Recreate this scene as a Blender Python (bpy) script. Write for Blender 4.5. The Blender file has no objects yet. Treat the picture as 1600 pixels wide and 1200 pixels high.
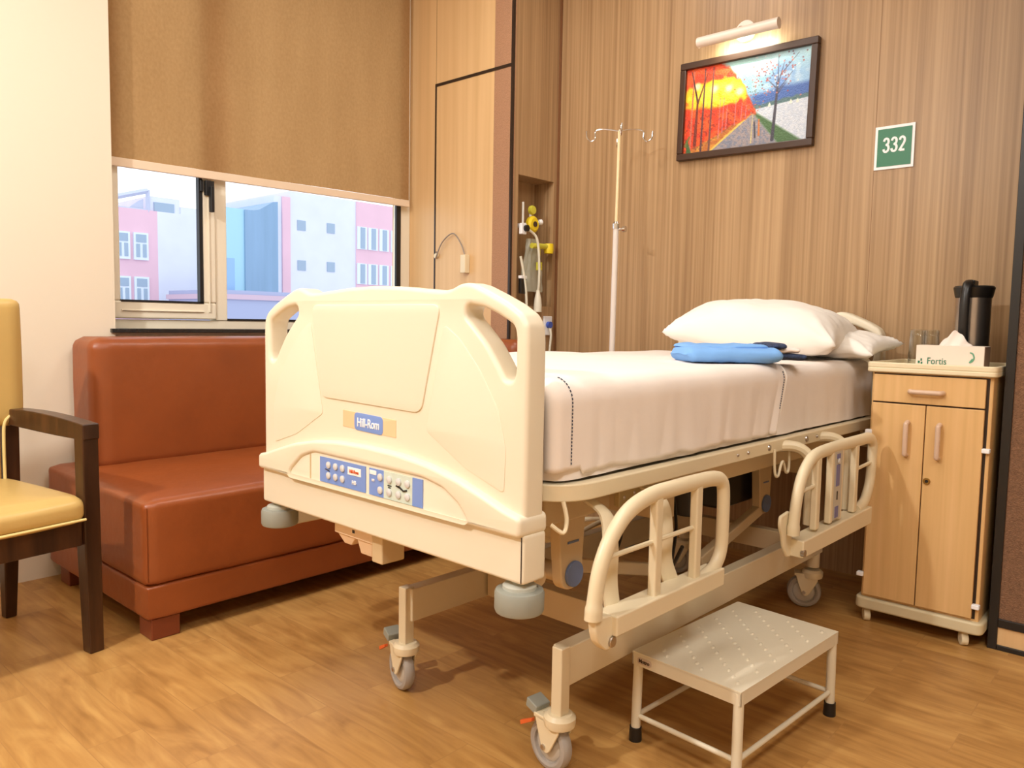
import bpy, bmesh, math, random
import numpy as np
from mathutils import Vector, Matrix, Euler, noise as mnoise
random.seed(7)
SC = bpy.context.scene
COL = SC.collection
R = math.radians
PI = math.pi

# ------------------------------------------------------------------ camera, world, lights, exposure
def setup_camera():
    yaw, pitch, roll = R(41.8622), R(4.5754), R(0.9881)
    fw = Vector((math.cos(yaw)*math.cos(pitch), math.sin(yaw)*math.cos(pitch), -math.sin(pitch)))
    r = fw.cross(Vector((0, 0, 1))).normalized(); u = r.cross(fw)
    c, s = math.cos(roll), math.sin(roll)
    r, u = c*r+s*u, -s*r+c*u
    m = Matrix((r, u, -fw)).transposed().to_4x4(); m.translation = (0, 0, 1.0)
    cd = bpy.data.cameras.new('camera'); cam = bpy.data.objects.new('camera', cd); COL.objects.link(cam)
    cam.matrix_world = m
    cd.sensor_width = 36; cd.lens = 1205.095/1600*36; cd.clip_start = .02; cd.clip_end = 300
    cd.dof.use_dof = False
    SC.camera = cam
setup_camera()
W = bpy.data.worlds.new('world'); SC.world = W; W.use_nodes = True
_n = W.node_tree.nodes; _l = W.node_tree.links
_bg = _n['Background']
_tc = _n.new('ShaderNodeTexCoord'); _sp = _n.new('ShaderNodeSeparateXYZ'); _rp = _n.new('ShaderNodeValToRGB')
_l.new(_tc.outputs['Generated'], _sp.inputs[0]); _l.new(_sp.outputs['Z'], _rp.inputs[0]); _l.new(_rp.outputs[0], _bg.inputs[0])
_rp.color_ramp.elements[0].position = 0.0; _rp.color_ramp.elements[0].color = (.88, .94, 1, 1)
_rp.color_ramp.elements[1].position = .5; _rp.color_ramp.elements[1].color = (.82, .91, 1, 1)
_bg.inputs[1].default_value = 1.7
SC.view_settings.view_transform = 'Standard'; SC.view_settings.look = 'None'
SC.view_settings.exposure = -0.05; SC.view_settings.gamma = 1.0; SC.view_settings.use_curve_mapping = False
def area(name, loc, size, energy, color, rot=(0, 0, 0), sizey=None):
    d = bpy.data.lights.new(name, 'AREA'); d.energy = energy; d.color = color
    d.shape = 'RECTANGLE'; d.size = size; d.size_y = sizey or size
    o = bpy.data.objects.new(name, d); COL.objects.link(o); o.location = loc; o.rotation_euler = rot
    return o
WARM = (1, .98, .94)
LIGHTS = [(-.6, -.5, 34), (.9, -.6, 21), (1.15, .95, 12), (.1, 2.1, 13), (2.15, 2.0, 13)]
CEIL = 2.95
for i, (x, y, e) in enumerate(LIGHTS):
    area('ceiling_lamp_light', (x, y, CEIL-.03), .55, e, WARM)  # unseen lamps, each strength set for the region it brightens

area('spot_lamp_light', (-1.0, 1.66, 2.58), .11, 56, WARM, rot=(R(20), R(-34), 0))

# ------------------------------------------------------------------ helpers
def lin(c):
    c = c/255.0
    return c/12.92 if c <= .04045 else ((c+.055)/1.055)**2.4
def rgb(r, g, b): return (lin(r), lin(g), lin(b), 1)
def mat(name, col, rough=.5, metal=0, spec=.5, bump=0, bscale=60, coat=0, var=0, vscale=4, emit=None, estr=0, sheen=0, stretch=None):
    m = bpy.data.materials.new(name); m.use_nodes = True; nt = m.node_tree; b = nt.nodes['Principled BSDF']
    b.inputs['Base Color'].default_value = col; b.inputs['Roughness'].default_value = rough
    b.inputs['Metallic'].default_value = metal; b.inputs['Specular IOR Level'].default_value = spec
    b.inputs['Coat Weight'].default_value = coat; b.inputs['Sheen Weight'].default_value = sheen
    if emit: b.inputs['Emission Color'].default_value = emit; b.inputs['Emission Strength'].default_value = estr
    if bump or var:
        tc = nt.nodes.new('ShaderNodeTexCoord'); mp = nt.nodes.new('ShaderNodeMapping'); nt.links.new(tc.outputs['Object'], mp.inputs[0])
        if stretch: mp.inputs['Scale'].default_value = stretch
    if bump:
        n = nt.nodes.new('ShaderNodeTexNoise'); n.inputs['Scale'].default_value = bscale; n.inputs['Detail'].default_value = 4
        nt.links.new(mp.outputs[0], n.inputs['Vector'])
        bp = nt.nodes.new('ShaderNodeBump'); bp.inputs['Strength'].default_value = bump; bp.inputs['Distance'].default_value = .01
        nt.links.new(n.outputs['Fac'], bp.inputs['Height']); nt.links.new(bp.outputs[0], b.inputs['Normal'])
    if var:
        n = nt.nodes.new('ShaderNodeTexNoise'); n.inputs['Scale'].default_value = vscale; n.inputs['Detail'].default_value = 5
        nt.links.new(mp.outputs[0], n.inputs['Vector'])
        rp = nt.nodes.new('ShaderNodeValToRGB'); rp.color_ramp.elements[0].position = .3; rp.color_ramp.elements[1].position = .7
        rp.color_ramp.elements[0].color = tuple(c*(1-var) for c in col[:3])+(1,)
        rp.color_ramp.elements[1].color = tuple(min(1, c*(1+var*.6)) for c in col[:3])+(1,)
        nt.links.new(n.outputs['Fac'], rp.inputs[0]); nt.links.new(rp.outputs[0], b.inputs['Base Color'])
    return m
def wood(name, cols, scale=(40, 40, .8), rough=.4, scale2=(9, 9, .35), mixw=.45, spec=.4, bump=.05):
    """vertical or stretched grain: fine noise + broad bands"""
    m = bpy.data.materials.new(name); m.use_nodes = True; nt = m.node_tree; b = nt.nodes['Principled BSDF']
    b.inputs['Roughness'].default_value = rough; b.inputs['Specular IOR Level'].default_value = spec
    tc = nt.nodes.new('ShaderNodeTexCoord')
    outs = []
    for sc, det, dist in ((scale, 3, .2), (scale2, 4, .4)):
        mp = nt.nodes.new('ShaderNodeMapping'); mp.inputs['Scale'].default_value = sc
        nt.links.new(tc.outputs['Object'], mp.inputs[0])
        n = nt.nodes.new('ShaderNodeTexNoise'); n.inputs['Scale'].default_value = 1; n.inputs['Detail'].default_value = det
        n.inputs['Distortion'].default_value = dist
        nt.links.new(mp.outputs[0], n.inputs['Vector']); outs.append(n.outputs['Fac'])
    mx = nt.nodes.new('ShaderNodeMix'); mx.data_type = 'FLOAT'; mx.inputs[0].default_value = mixw
    nt.links.new(outs[0], mx.inputs[2]); nt.links.new(outs[1], mx.inputs[3])
    rp = nt.nodes.new('ShaderNodeValToRGB'); e = rp.color_ramp.elements
    e[0].position = .34; e[0].color = cols[0]; e[1].position = .66; e[1].color = cols[-1]
    if len(cols) == 3: x = e.new(.5); x.color = cols[1]
    nt.links.new(mx.outputs[0], rp.inputs[0]); nt.links.new(rp.outputs[0], b.inputs['Base Color'])
    bp = nt.nodes.new('ShaderNodeBump'); bp.inputs['Strength'].default_value = bump; bp.inputs['Distance'].default_value = .003
    nt.links.new(mx.outputs[0], bp.inputs['Height']); nt.links.new(bp.outputs[0], b.inputs['Normal'])
    return m

class MB:
    def __init__(s): s.bm = bmesh.new()
    def _xf(s, vs, M):
        if M is not None:
            for v in vs: v.co = M @ v.co
    def box(s, x0, x1, y0, y1, z0, z1, M=None):
        c = [(x, y, z) for x in (x0, x1) for y in (y0, y1) for z in (z0, z1)]
        v = [s.bm.verts.new(p) for p in c]
        for f in ((0, 1, 3, 2), (4, 6, 7, 5), (0, 4, 5, 1), (2, 3, 7, 6), (0, 2, 6, 4), (1, 5, 7, 3)):
            s.bm.faces.new([v[i] for i in f])
        s._xf(v, M); return s
    def hexa(s, b, t):
        """8 points: bottom quad b, top quad t (same order)"""
        v = [s.bm.verts.new(p) for p in list(b)+list(t)]
        s.bm.faces.new([v[3], v[2], v[1], v[0]]); s.bm.faces.new(v[4:8])
        for i in range(4): s.bm.faces.new([v[i], v[(i+1) % 4], v[4+(i+1) % 4], v[4+i]])
        return s
    def tube(s, pts, r, n=10, closed=False, sx=1, sy=1, up=None):
        pts = [Vector(p) for p in pts]; N = len(pts)
        rr = r if isinstance(r, (list, tuple)) else [r]*N
        rings = []; prev = None
        for i, p in enumerate(pts):
            a = pts[(i-1) % N] if (closed or i > 0) else p
            b = pts[(i+1) % N] if (closed or i < N-1) else p
            t = (b-a).normalized()
            if prev is None:
                q = Vector(up) if up else (Vector((0, 0, 1)) if abs(t.z) < .9 else Vector((1, 0, 0)))
                x = (q-t*q.dot(t)).normalized()
            else: x = (prev-t*prev.dot(t)).normalized()
            prev = x; y = t.cross(x)
            rings.append([s.bm.verts.new(p+x*math.cos(2*PI*k/n)*rr[i]*sx+y*math.sin(2*PI*k/n)*rr[i]*sy) for k in range(n)])
        m = N if closed else N-1
        for i in range(m):
            A, B = rings[i], rings[(i+1) % N]
            for k in range(n): s.bm.faces.new([A[k], A[(k+1) % n], B[(k+1) % n], B[k]])
        if not closed:
            s.bm.faces.new(rings[0][::-1]); s.bm.faces.new(rings[-1])
        return s
    def cyl(s, p0, p1, r, n=20, r1=None): return s.tube([p0, p1], [r, r if r1 is None else r1], n)
    def lathe(s, prof, c=(0, 0, 0), n=32, M=None):
        """prof (r,z) around local z; caps closed when r==0"""
        vs = []; rings = []
        for r, z in prof:
            if r < 1e-6: ring = [s.bm.verts.new((0, 0, z))]
            else: ring = [s.bm.verts.new((r*math.cos(2*PI*k/n), r*math.sin(2*PI*k/n), z)) for k in range(n)]
            rings.append(ring); vs += ring
        for A, B in zip(rings, rings[1:]):
            for k in range(n):
                k2 = (k+1) % n
                if len(A) == 1 and len(B) == 1: continue
                if len(A) == 1: s.bm.faces.new([A[0], B[k2], B[k]])
                elif len(B) == 1: s.bm.faces.new([A[k], A[k2], B[0]])
                else: s.bm.faces.new([A[k], A[k2], B[k2], B[k]])
        T = Matrix.Translation(c) if M is None else M
        s._xf(vs, T); return s
    def prism(s, poly, d0, d1, M=None):
        """poly in xy, extruded z d0..d1"""
        a = [s.bm.verts.new((x, y, d0)) for x, y in poly]; b = [s.bm.verts.new((x, y, d1)) for x, y in poly]
        n = len(poly)
        s.bm.faces.new(a[::-1]); s.bm.faces.new(b)
        for i in range(n): s.bm.faces.new([a[i], a[(i+1) % n], b[(i+1) % n], b[i]])
        s._xf(a+b, M); return s
    def grid(s, fn, nu, nv, closeu=False):
        g = [[s.bm.verts.new(fn(i/(nu if closeu else nu-1), j/(nv-1))) for j in range(nv)] for i in range(nu)]
        for i in range(nu if closeu else nu-1):
            for j in range(nv-1):
                s.bm.faces.new([g[i][j], g[(i+1) % nu][j], g[(i+1) % nu][j+1], g[i][j+1]])
        return s
    def build(s, name, material, parent=None, bevel=0, seg=3, angle=35, smooth=True, sub=0, M=None):
        bmesh.ops.recalc_face_normals(s.bm, faces=s.bm.faces)
        me = bpy.data.meshes.new(name); s.bm.to_mesh(me); s.bm.free()
        return link(name, me, material, parent, bevel, seg, angle, smooth, sub, M)
def link(name, me, material, parent=None, bevel=0, seg=3, angle=35, smooth=True, sub=0, M=None):
    if M is not None: me.transform(M)
    o = bpy.data.objects.new(name, me); COL.objects.link(o)
    me.materials.clear(); me.materials.append(material)
    if smooth:
        for p in me.polygons: p.use_smooth = True
        if not sub: me.set_sharp_from_angle(angle=R(angle))
    if bevel:
        b = o.modifiers.new('bevel', 'BEVEL'); b.width = bevel; b.segments = seg; b.limit_method = 'ANGLE'; b.angle_limit = R(40)
        b.harden_normals = True
    if sub:
        b = o.modifiers.new('sub', 'SUBSURF'); b.levels = sub; b.render_levels = sub
    if parent is not None: o.parent = parent
    return o
def tag(o, label=None, cat=None, group=None, kind=None):
    if label: o['label'] = label
    if cat: o['category'] = cat
    if group: o['group'] = group
    if kind: o['kind'] = kind
    return o
def empty(name, loc=(0, 0, 0), rz=0, label=None, cat=None, group=None):
    o = bpy.data.objects.new(name, None); COL.objects.link(o); o.location = loc; o.rotation_euler = (0, 0, rz)
    o.empty_display_size = .1
    return tag(o, label, cat, group)
def struct(o): o['kind'] = 'structure'; return o
def copy_tree(o, parent=None):
    c = o.copy(); COL.objects.link(c); c.parent = parent
    for ch in o.children: copy_tree(ch, c)
    return c
def smoothpts(pts, n=6, closed=True):
    """Catmull-Rom"""
    P = [Vector(p) for p in pts]; N = len(P); out = []
    rng = range(N) if closed else range(N-1)
    for i in rng:
        p0 = P[(i-1) % N] if closed or i > 0 else P[0]; p1 = P[i]; p2 = P[(i+1) % N]
        p3 = P[(i+2) % N] if closed or i < N-2 else P[-1]
        for k in range(n):
            t = k/n
            out.append(.5*((2*p1)+(p2-p0)*t+(2*p0-5*p1+4*p2-p3)*t*t+(3*p1-p0-3*p2+p3)*t**3))
    if not closed: out.append(P[-1])
    return out
def rounded(pts, r, n=6):
    """round every corner of a closed polygon; r scalar or list"""
    P = [Vector(p) for p in pts]; N = len(P); out = []
    rs = r if isinstance(r, (list, tuple)) else [r]*N
    for i in range(N):
        p = P[i]; a = P[i-1]-p; b = P[(i+1) % N]-p; rr = min(rs[i], a.length*.48, b.length*.48)
        if rr < 1e-4: out.append(p); continue
        A = p+a.normalized()*rr; B = p+b.normalized()*rr
        for k in range(n+1):
            t = k/n; out.append(A*(1-t)**2+p*2*t*(1-t)+B*t*t)
    return out
# plane frames: (x,y) of a flat outline -> world/local.  FACE_X : outline x -> +y(v), y -> z, extrude toward -x(u)
FACE_X = Matrix(((0, 0, -1, 0), (1, 0, 0, 0), (0, 1, 0, 0), (0, 0, 0, 1)))
def plate(name, outline, holes, d0, d1, material, parent=None, bevel=.004, res=3, M=FACE_X):
    """flat outline with holes, thickness d0..d1 along local z, rounded edges (2D curve, filled)"""
    cu = bpy.data.curves.new(name, 'CURVE'); cu.dimensions = '2D'; cu.fill_mode = 'BOTH'
    th = (d1-d0)/2; cu.extrude = max(th-bevel, 1e-5); cu.bevel_depth = bevel; cu.bevel_resolution = res; cu.offset = -bevel
    for pts in [outline]+list(holes):
        sp = cu.splines.new('POLY'); sp.points.add(len(pts)-1); sp.use_cyclic_u = True
        for q, p in zip(sp.points, pts): q.co = (p[0], p[1], 0, 1)
    ob = bpy.data.objects.new(name, cu); COL.objects.link(ob)
    dg = bpy.context.evaluated_depsgraph_get(); dg.update()
    me = bpy.data.meshes.new_from_object(ob.evaluated_get(dg)); bpy.data.objects.remove(ob)
    me.transform(Matrix.Translation((0, 0, (d0+d1)/2)))
    me.name = name
    bm = bmesh.new(); bm.from_mesh(me); bmesh.ops.remove_doubles(bm, verts=bm.verts, dist=1e-6); bm.to_mesh(me); bm.free()
    return link(name, me, material, parent, angle=38, M=M)
def text(name, s, size, material, parent, origin, bold=0.0, depth=.0006, xdir=(0, -1, 0), ydir=(0, 0, 1), align='CENTER', squeeze=1.0):
    cu = bpy.data.curves.new(name, 'FONT'); cu.body = s; cu.size = size; cu.align_x = align; cu.align_y = 'CENTER'
    cu.extrude = depth; cu.offset = bold
    ob = bpy.data.objects.new(name, cu); COL.objects.link(ob)
    dg = bpy.context.evaluated_depsgraph_get(); dg.update()
    me = bpy.data.meshes.new_from_object(ob.evaluated_get(dg)); bpy.data.objects.remove(ob)
    x = Vector(xdir).normalized()*squeeze; y = Vector(ydir).normalized(); z = x.cross(y).normalized()
    M = Matrix((x, y, z)).transposed().to_4x4(); M.translation = origin
    me.name = name
    return link(name, me, material, parent, smooth=False, M=M)

# ------------------------------------------------------------------ materials
M_cwall = mat('warm_beige_paint', rgb(224, 210, 186), .7)
M_white = mat('white_paint', rgb(234, 222, 201), .6, bump=.03, bscale=40)
M_ceil = mat('ceiling_paint', rgb(214, 208, 198), .8)
M_walnut = wood('walnut_laminate', (rgb(150, 117, 82), rgb(174, 140, 101), rgb(192, 158, 118)), (85, 85, .8), .38, (12, 12, .25), .42)
M_beechwall = wood('pale_laminate', (rgb(210, 172, 122), rgb(220, 182, 132), rgb(228, 192, 142)), (30, 30, .6), .35, (6, 6, .3), .5, bump=.02)
M_beech = wood('beech_laminate', (rgb(212, 170, 112), rgb(222, 180, 122), rgb(230, 188, 132)), (40, 40, 1.2), .38, (9, 9, .6), .4, bump=.02)
M_dark = mat('dark_trim', rgb(48, 34, 26), .4)
M_black = mat('black_trim', rgb(30, 27, 25), .35)
M_fabricwall = mat('brown_wall_fabric', rgb(182, 138, 106), .95, bump=.5, bscale=260, var=.12, vscale=180)
M_fabricwall2 = mat('brown_screen_fabric', rgb(140, 104, 78), .95, bump=.7, bscale=240, var=.25, vscale=150)
M_cream = mat('cream_plastic', rgb(236, 226, 203), .38, spec=.45)
M_cream2 = mat('cream_plastic_inset', rgb(237, 227, 205), .42, spec=.4)
M_creammetal = mat('cream_painted_steel', rgb(222, 206, 174), .35, spec=.5)
M_rail = mat('cream_rail_paint', rgb(230, 215, 182), .33, spec=.5)
M_tan = mat('tan_painted_steel', rgb(212, 188, 148), .38)
M_greyrub = mat('grey_rubber', rgb(150, 152, 142), .55)
M_wheel = mat('grey_wheel', rgb(168, 160, 152), .5)
M_hub = mat('wheel_hub', rgb(196, 188, 176), .45)
M_orange = mat('orange_plastic', rgb(226, 104, 48), .45)
M_blue = mat('label_blue', rgb(124, 154, 222), .4)
M_mint = mat('label_pale_green', rgb(212, 224, 212), .4)
M_peach = mat('label_peach', rgb(246, 204, 160), .4)
M_bluegrey = mat('blue_grey_plastic', rgb(104, 120, 158), .45)
M_btn = mat('button_grey', rgb(214, 214, 214), .3)
M_bright = mat('white_print', rgb(250, 250, 252), .5)
M_chrome = mat('chrome', rgb(225, 225, 225), .15, metal=1)
M_steel = mat('brushed_steel', rgb(190, 182, 176), .28, metal=1)
M_lea = mat('rust_leather', rgb(146, 75, 34), .38, spec=.5, bump=.12, bscale=28, var=.12, vscale=5)
M_lea2 = mat('rust_leather_feet', rgb(120, 56, 30), .4)
M_mustard = mat('mustard_vinyl', rgb(206, 172, 104), .38, bump=.06, bscale=40, var=.05)
M_piping = mat('pale_piping', rgb(232, 208, 140), .45)
M_dkwood = wood('dark_stained_wood', (rgb(46, 26, 15), rgb(64, 38, 22), rgb(84, 52, 30)), (30, 30, 3), .3, (8, 8, 2), .4, bump=.02)
M_sheet = mat('white_sheet', rgb(244, 234, 226), .85, bump=.12, bscale=16, sheen=.1)
M_pillow = mat('white_pillowcase', rgb(246, 240, 232), .85, bump=.15, bscale=14, sheen=.1)
M_gown = mat('sky_blue_cotton', rgb(122, 174, 236), .85, bump=.2, bscale=30)
M_navy = mat('navy_print', rgb(52, 66, 98), .85, bump=.2, bscale=60, var=.6, vscale=90)
M_frame = mat('window_aluminium', rgb(240, 232, 212), .4)
M_seal = mat('black_seal', rgb(24, 24, 26), .5)
M_tray = mat('cream_tray', rgb(234, 220, 186), .4)
M_pinkgrip = mat('beige_handle', rgb(214, 184, 160), .35)
M_darkwoodframe = mat('brown_picture_frame', rgb(66, 42, 28), .35)
M_lampbody = mat('lamp_white', rgb(240, 226, 214), .35)
M_yellow = mat('yellow_plastic', rgb(244, 214, 40), .35)
M_yellow2 = mat('yellow_green_plastic', rgb(214, 206, 70), .4)
M_tubing = mat('white_tubing', rgb(232, 226, 206), .4)
M_green = mat('sign_green', rgb(44, 120, 84), .4)
M_txtgreen = mat('print_green', rgb(40, 120, 90), .5)
M_txtdark = mat('print_dark', rgb(70, 50, 40), .5)
M_stool = mat('stool_paint', rgb(226, 216, 192), .42, bump=.03, bscale=50)
M_tissue = mat('tissue_paper', rgb(240, 228, 218), .9)
M_carton = mat('carton_white', rgb(240, 226, 212), .6)
M_carton2 = mat('carton_brown', rgb(150, 118, 100), .6)
M_granite = mat('black_granite', rgb(34, 30, 26), .2, var=.3, vscale=60)
M_brass = mat('brass', rgb(180, 150, 90), .25, metal=1)

def glassmat(name, fac=.07, tint=(1, 1, 1, 1), rough=.02):
    m = bpy.data.materials.new(name); m.use_nodes = True; nt = m.node_tree; nt.nodes.remove(nt.nodes['Principled BSDF'])
    t = nt.nodes.new('ShaderNodeBsdfTransparent'); t.inputs[0].default_value = tint
    g = nt.nodes.new('ShaderNodeBsdfGlossy'); g.inputs['Roughness'].default_value = rough
    x = nt.nodes.new('ShaderNodeMixShader')
    lw = nt.nodes.new('ShaderNodeLayerWeight'); lw.inputs[0].default_value = fac
    nt.links.new(lw.outputs['Facing'] if fac > .2 else lw.outputs['Fresnel'], x.inputs[0])
    nt.links.new(t.outputs[0], x.inputs[1]); nt.links.new(g.outputs[0], x.inputs[2])
    nt.links.new(x.outputs[0], nt.nodes['Material Output'].inputs[0]); return m
M_glass = glassmat('window_glass', .05)
M_tumbler = glassmat('tumbler_glass', .3, (.93, .94, .93, 1))
M_bag = bpy.data.materials.new('clear_plastic_bag'); M_bag.use_nodes = True
_nt = M_bag.node_tree; _b = _nt.nodes['Principled BSDF']; _b.inputs['Base Color'].default_value = rgb(214, 214, 196)
_b.inputs['Roughness'].default_value = .25; _b.inputs['Alpha'].default_value = .55

def blind_mat():
    m = bpy.data.materials.new('roller_blind_fabric'); m.use_nodes = True; nt = m.node_tree
    nt.nodes.remove(nt.nodes['Principled BSDF'])
    tc = nt.nodes.new('ShaderNodeTexCoord')
    def nz(sc, det):
        mp = nt.nodes.new('ShaderNodeMapping'); mp.inputs['Scale'].default_value = sc; nt.links.new(tc.outputs['Object'], mp.inputs[0])
        n = nt.nodes.new('ShaderNodeTexNoise'); n.inputs['Scale'].default_value = 1; n.inputs['Detail'].default_value = det
        nt.links.new(mp.outputs[0], n.inputs['Vector']); return n.outputs['Fac']
    a = nz((90, 90, 60), 3); b = nz((7, 7, 1.6), 3)
    mx = nt.nodes.new('ShaderNodeMix'); mx.data_type = 'FLOAT'; mx.inputs[0].default_value = .5
    nt.links.new(a, mx.inputs[2]); nt.links.new(b, mx.inputs[3])
    rp = nt.nodes.new('ShaderNodeValToRGB'); rp.color_ramp.elements[0].position = .35; rp.color_ramp.elements[1].position = .65
    rp.color_ramp.elements[0].color = rgb(172, 134, 90); rp.color_ramp.elements[1].color = rgb(194, 156, 110)
    nt.links.new(mx.outputs[0], rp.inputs[0])
    d = nt.nodes.new('ShaderNodeBsdfDiffuse'); t = nt.nodes.new('ShaderNodeBsdfTranslucent'); t.inputs[0].default_value = rgb(190, 146, 92)
    nt.links.new(rp.outputs[0], d.inputs[0])
    x = nt.nodes.new('ShaderNodeMixShader'); x.inputs[0].default_value = .34
    nt.links.new(d.outputs[0], x.inputs[1]); nt.links.new(t.outputs[0], x.inputs[2])
    nt.links.new(x.outputs[0], nt.nodes['Material Output'].inputs[0]); return m
def floor_mat():
    m = bpy.data.materials.new('wood_plank_vinyl'); m.use_nodes = True; nt = m.node_tree; b = nt.nodes['Principled BSDF']
    L = nt.links.new
    tc = nt.nodes.new('ShaderNodeTexCoord'); sp = nt.nodes.new('ShaderNodeSeparateXYZ'); L(tc.outputs['Object'], sp.inputs[0])
    cb = nt.nodes.new('ShaderNodeCombineXYZ'); L(sp.outputs['Y'], cb.inputs['X']); L(sp.outputs['X'], cb.inputs['Y'])
    br = nt.nodes.new('ShaderNodeTexBrick'); L(cb.outputs[0], br.inputs['Vector'])
    br.inputs['Scale'].default_value = 1; br.inputs['Brick Width'].default_value = .62; br.inputs['Row Height'].default_value = .125
    br.inputs['Mortar Size'].default_value = .0012; br.inputs['Mortar Smooth'].default_value = .3; br.offset = .37; br.offset_frequency = 2
    br.inputs['Color1'].default_value = (0, 0, 0, 1); br.inputs['Color2'].default_value = (1, 1, 1, 1); br.inputs['Mortar'].default_value = (.5, .5, .5, 1)
    # grain, shifted per plank
    sh = nt.nodes.new('ShaderNodeVectorMath'); sh.operation = 'MULTIPLY_ADD'
    L(br.outputs['Color'], sh.inputs[0]); sh.inputs[1].default_value = (3.1, 7.7, 5.3); L(cb.outputs[0], sh.inputs[2])
    def nz(sc, det, dist):
        mp = nt.nodes.new('ShaderNodeMapping'); mp.inputs['Scale'].default_value = sc; L(sh.outputs[0], mp.inputs[0])
        n = nt.nodes.new('ShaderNodeTexNoise'); n.inputs['Scale'].default_value = 1; n.inputs['Detail'].default_value = det; n.inputs['Distortion'].default_value = dist
        L(mp.outputs[0], n.inputs['Vector']); return n.outputs['Fac']
    a = nz((3, 55, 1), 3, .3); c = nz((2.6, 10, 1), 4, 2.2)
    mx = nt.nodes.new('ShaderNodeMix'); mx.data_type = 'FLOAT'; mx.inputs[0].default_value = .68; L(a, mx.inputs[2]); L(c, mx.inputs[3])
    m2 = nt.nodes.new('ShaderNodeMath'); m2.operation = 'MULTIPLY_ADD'; L(br.outputs['Color'], m2.inputs[0]); m2.inputs[1].default_value = .11
    m3 = nt.nodes.new('ShaderNodeMath'); m3.operation = 'SUBTRACT'; L(mx.outputs[0], m3.inputs[0]); m3.inputs[1].default_value = .055
    L(m3.outputs[0], m2.inputs[2])
    rp = nt.nodes.new('ShaderNodeValToRGB'); e = rp.color_ramp.elements
    e[0].position = .32; e[0].color = rgb(160, 114, 60); e[1].position = .68; e[1].color = rgb(200, 154, 90)
    x = e.new(.5); x.color = rgb(184, 136, 76)
    L(m2.outputs[0], rp.inputs[0])
    mm = nt.nodes.new('ShaderNodeMix'); mm.data_type = 'RGBA'; L(br.outputs['Fac'], mm.inputs[0]); L(rp.outputs[0], mm.inputs[6]); mm.inputs[7].default_value = rgb(172, 126, 72)
    L(mm.outputs[2], b.inputs['Base Color'])
    b.inputs['Roughness'].default_value = .36; b.inputs['Specular IOR Level'].default_value = .45
    bp = nt.nodes.new('ShaderNodeBump'); bp.inputs['Strength'].default_value = .08; bp.inputs['Distance'].default_value = .002
    L(a, bp.inputs['Height']); L(bp.outputs[0], b.inputs['Normal'])
    return m

# ------------------------------------------------------------------ room shell
XW, YW, YG = 3.22, 3.23, 3.38       # head wall, window wall, window plane
X0, Y0 = -1.9, -2.2                 # walls behind the camera
XC, YC = 2.86, 2.59                 # panelled column: front face and corner
XP, YP = 2.78, .452                 # screened partition beside the cabinet
struct(MB().box(X0-.1, XW+.1, Y0-.1, YG+.1, -.08, 0).build('floor', floor_mat(), smooth=False))
struct(MB().box(X0-.1, XW+.1, Y0-.1, YG+.15, CEIL, CEIL+.08).build('ceiling', M_ceil, smooth=False))
struct(MB().box(X0-.1, 1.235, YW, YG+.15, 0, CEIL).build('wall_left', M_white, smooth=False))
w = MB().box(1.235, XC, YW+.02, YG+.15, 0, .935).box(1.235, XC, YG-.02, YG+.15, 2.86, CEIL)
struct(w.build('wall_window', M_white, smooth=False))
struct(MB().box(XW, XW+.1, Y0-.1, YC+.3, 0, CEIL).build('wall_head', M_walnut, smooth=False))
struct(MB().box(X0-.1, X0, Y0-.1, YG, 0, CEIL).build('wall_entrance', M_cwall, smooth=False))
struct(MB().box(X0, XW, Y0-.1, Y0, 0, CEIL).build('wall_right', M_white, smooth=False))
# seams in the walnut panelling
for i, y in enumerate((1.008,)):
    struct(MB().box(XW-.0002, XW+.01, y-.0009, y+.001, 0, CEIL).build('trim_1', mat('laminate_seam', rgb(128, 92, 60), .6), smooth=False))
struct(MB().box(XW-.006, XW, YC-.014, YC, 0, CEIL).build('trim_2', mat('walnut_edge', rgb(120, 78, 46), .5), smooth=False))
# column: pale front, fabric strip, dark lines, walnut side with a niche
struct(MB().box(XC, XC+.02, YC+.125, YG+.12, 0, CEIL).build('wall_column', M_beechwall, smooth=False))
struct(MB().box(XC, XC+.02, YC, YC+.125, 0, CEIL).build('wall_fabric_strip', M_fabricwall, smooth=False))
t = MB().box(XC-.003, XC+.01, YC-.002, YC+.011, 0, CEIL)
t.box(XC-.003, XC+.01, YC+.01, 3.146, 2.243, 2.258)
t.box(XC-.003, XC+.01, 3.136, 3.146, 0, 2.243)
struct(t.build('trim_3', M_dark, smooth=False))
struct(MB().box(XC-.001, XC+.01, 3.1395, 3.1415, 2.258, CEIL).build('trim_4', mat('seam_shadow_gap', rgb(150, 110, 66), .6), smooth=False))  # thin brown seam in the pale panel, above the dark frame
NX0, NX1, NZ0, NZ1, ND = 2.912, 3.192, 1.085, 1.733, .13
w = MB().box(XC+.02, XW, YC, YC+.02, 0, NZ0).box(XC+.02, XW, YC, YC+.02, NZ1, CEIL)
w.box(XC+.02, NX0, YC, YC+.02, NZ0, NZ1).box(NX1, XW, YC, YC+.02, NZ0, NZ1)
w.box(NX0-.012, NX0, YC+.02, YC+ND, NZ0-.012, NZ1+.012).box(NX1, NX1+.012, YC+.02, YC+ND, NZ0-.012, NZ1+.012)
w.box(NX0, NX1, YC+.02, YC+ND, NZ0-.012, NZ0).box(NX0, NX1, YC+.02, YC+ND, NZ1, NZ1+.012)
w.box(NX0-.012, NX1+.012, YC+ND, YC+ND+.012, NZ0-.012, NZ1+.012)
struct(w.build('wall_niche', M_walnut, smooth=False))

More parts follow.
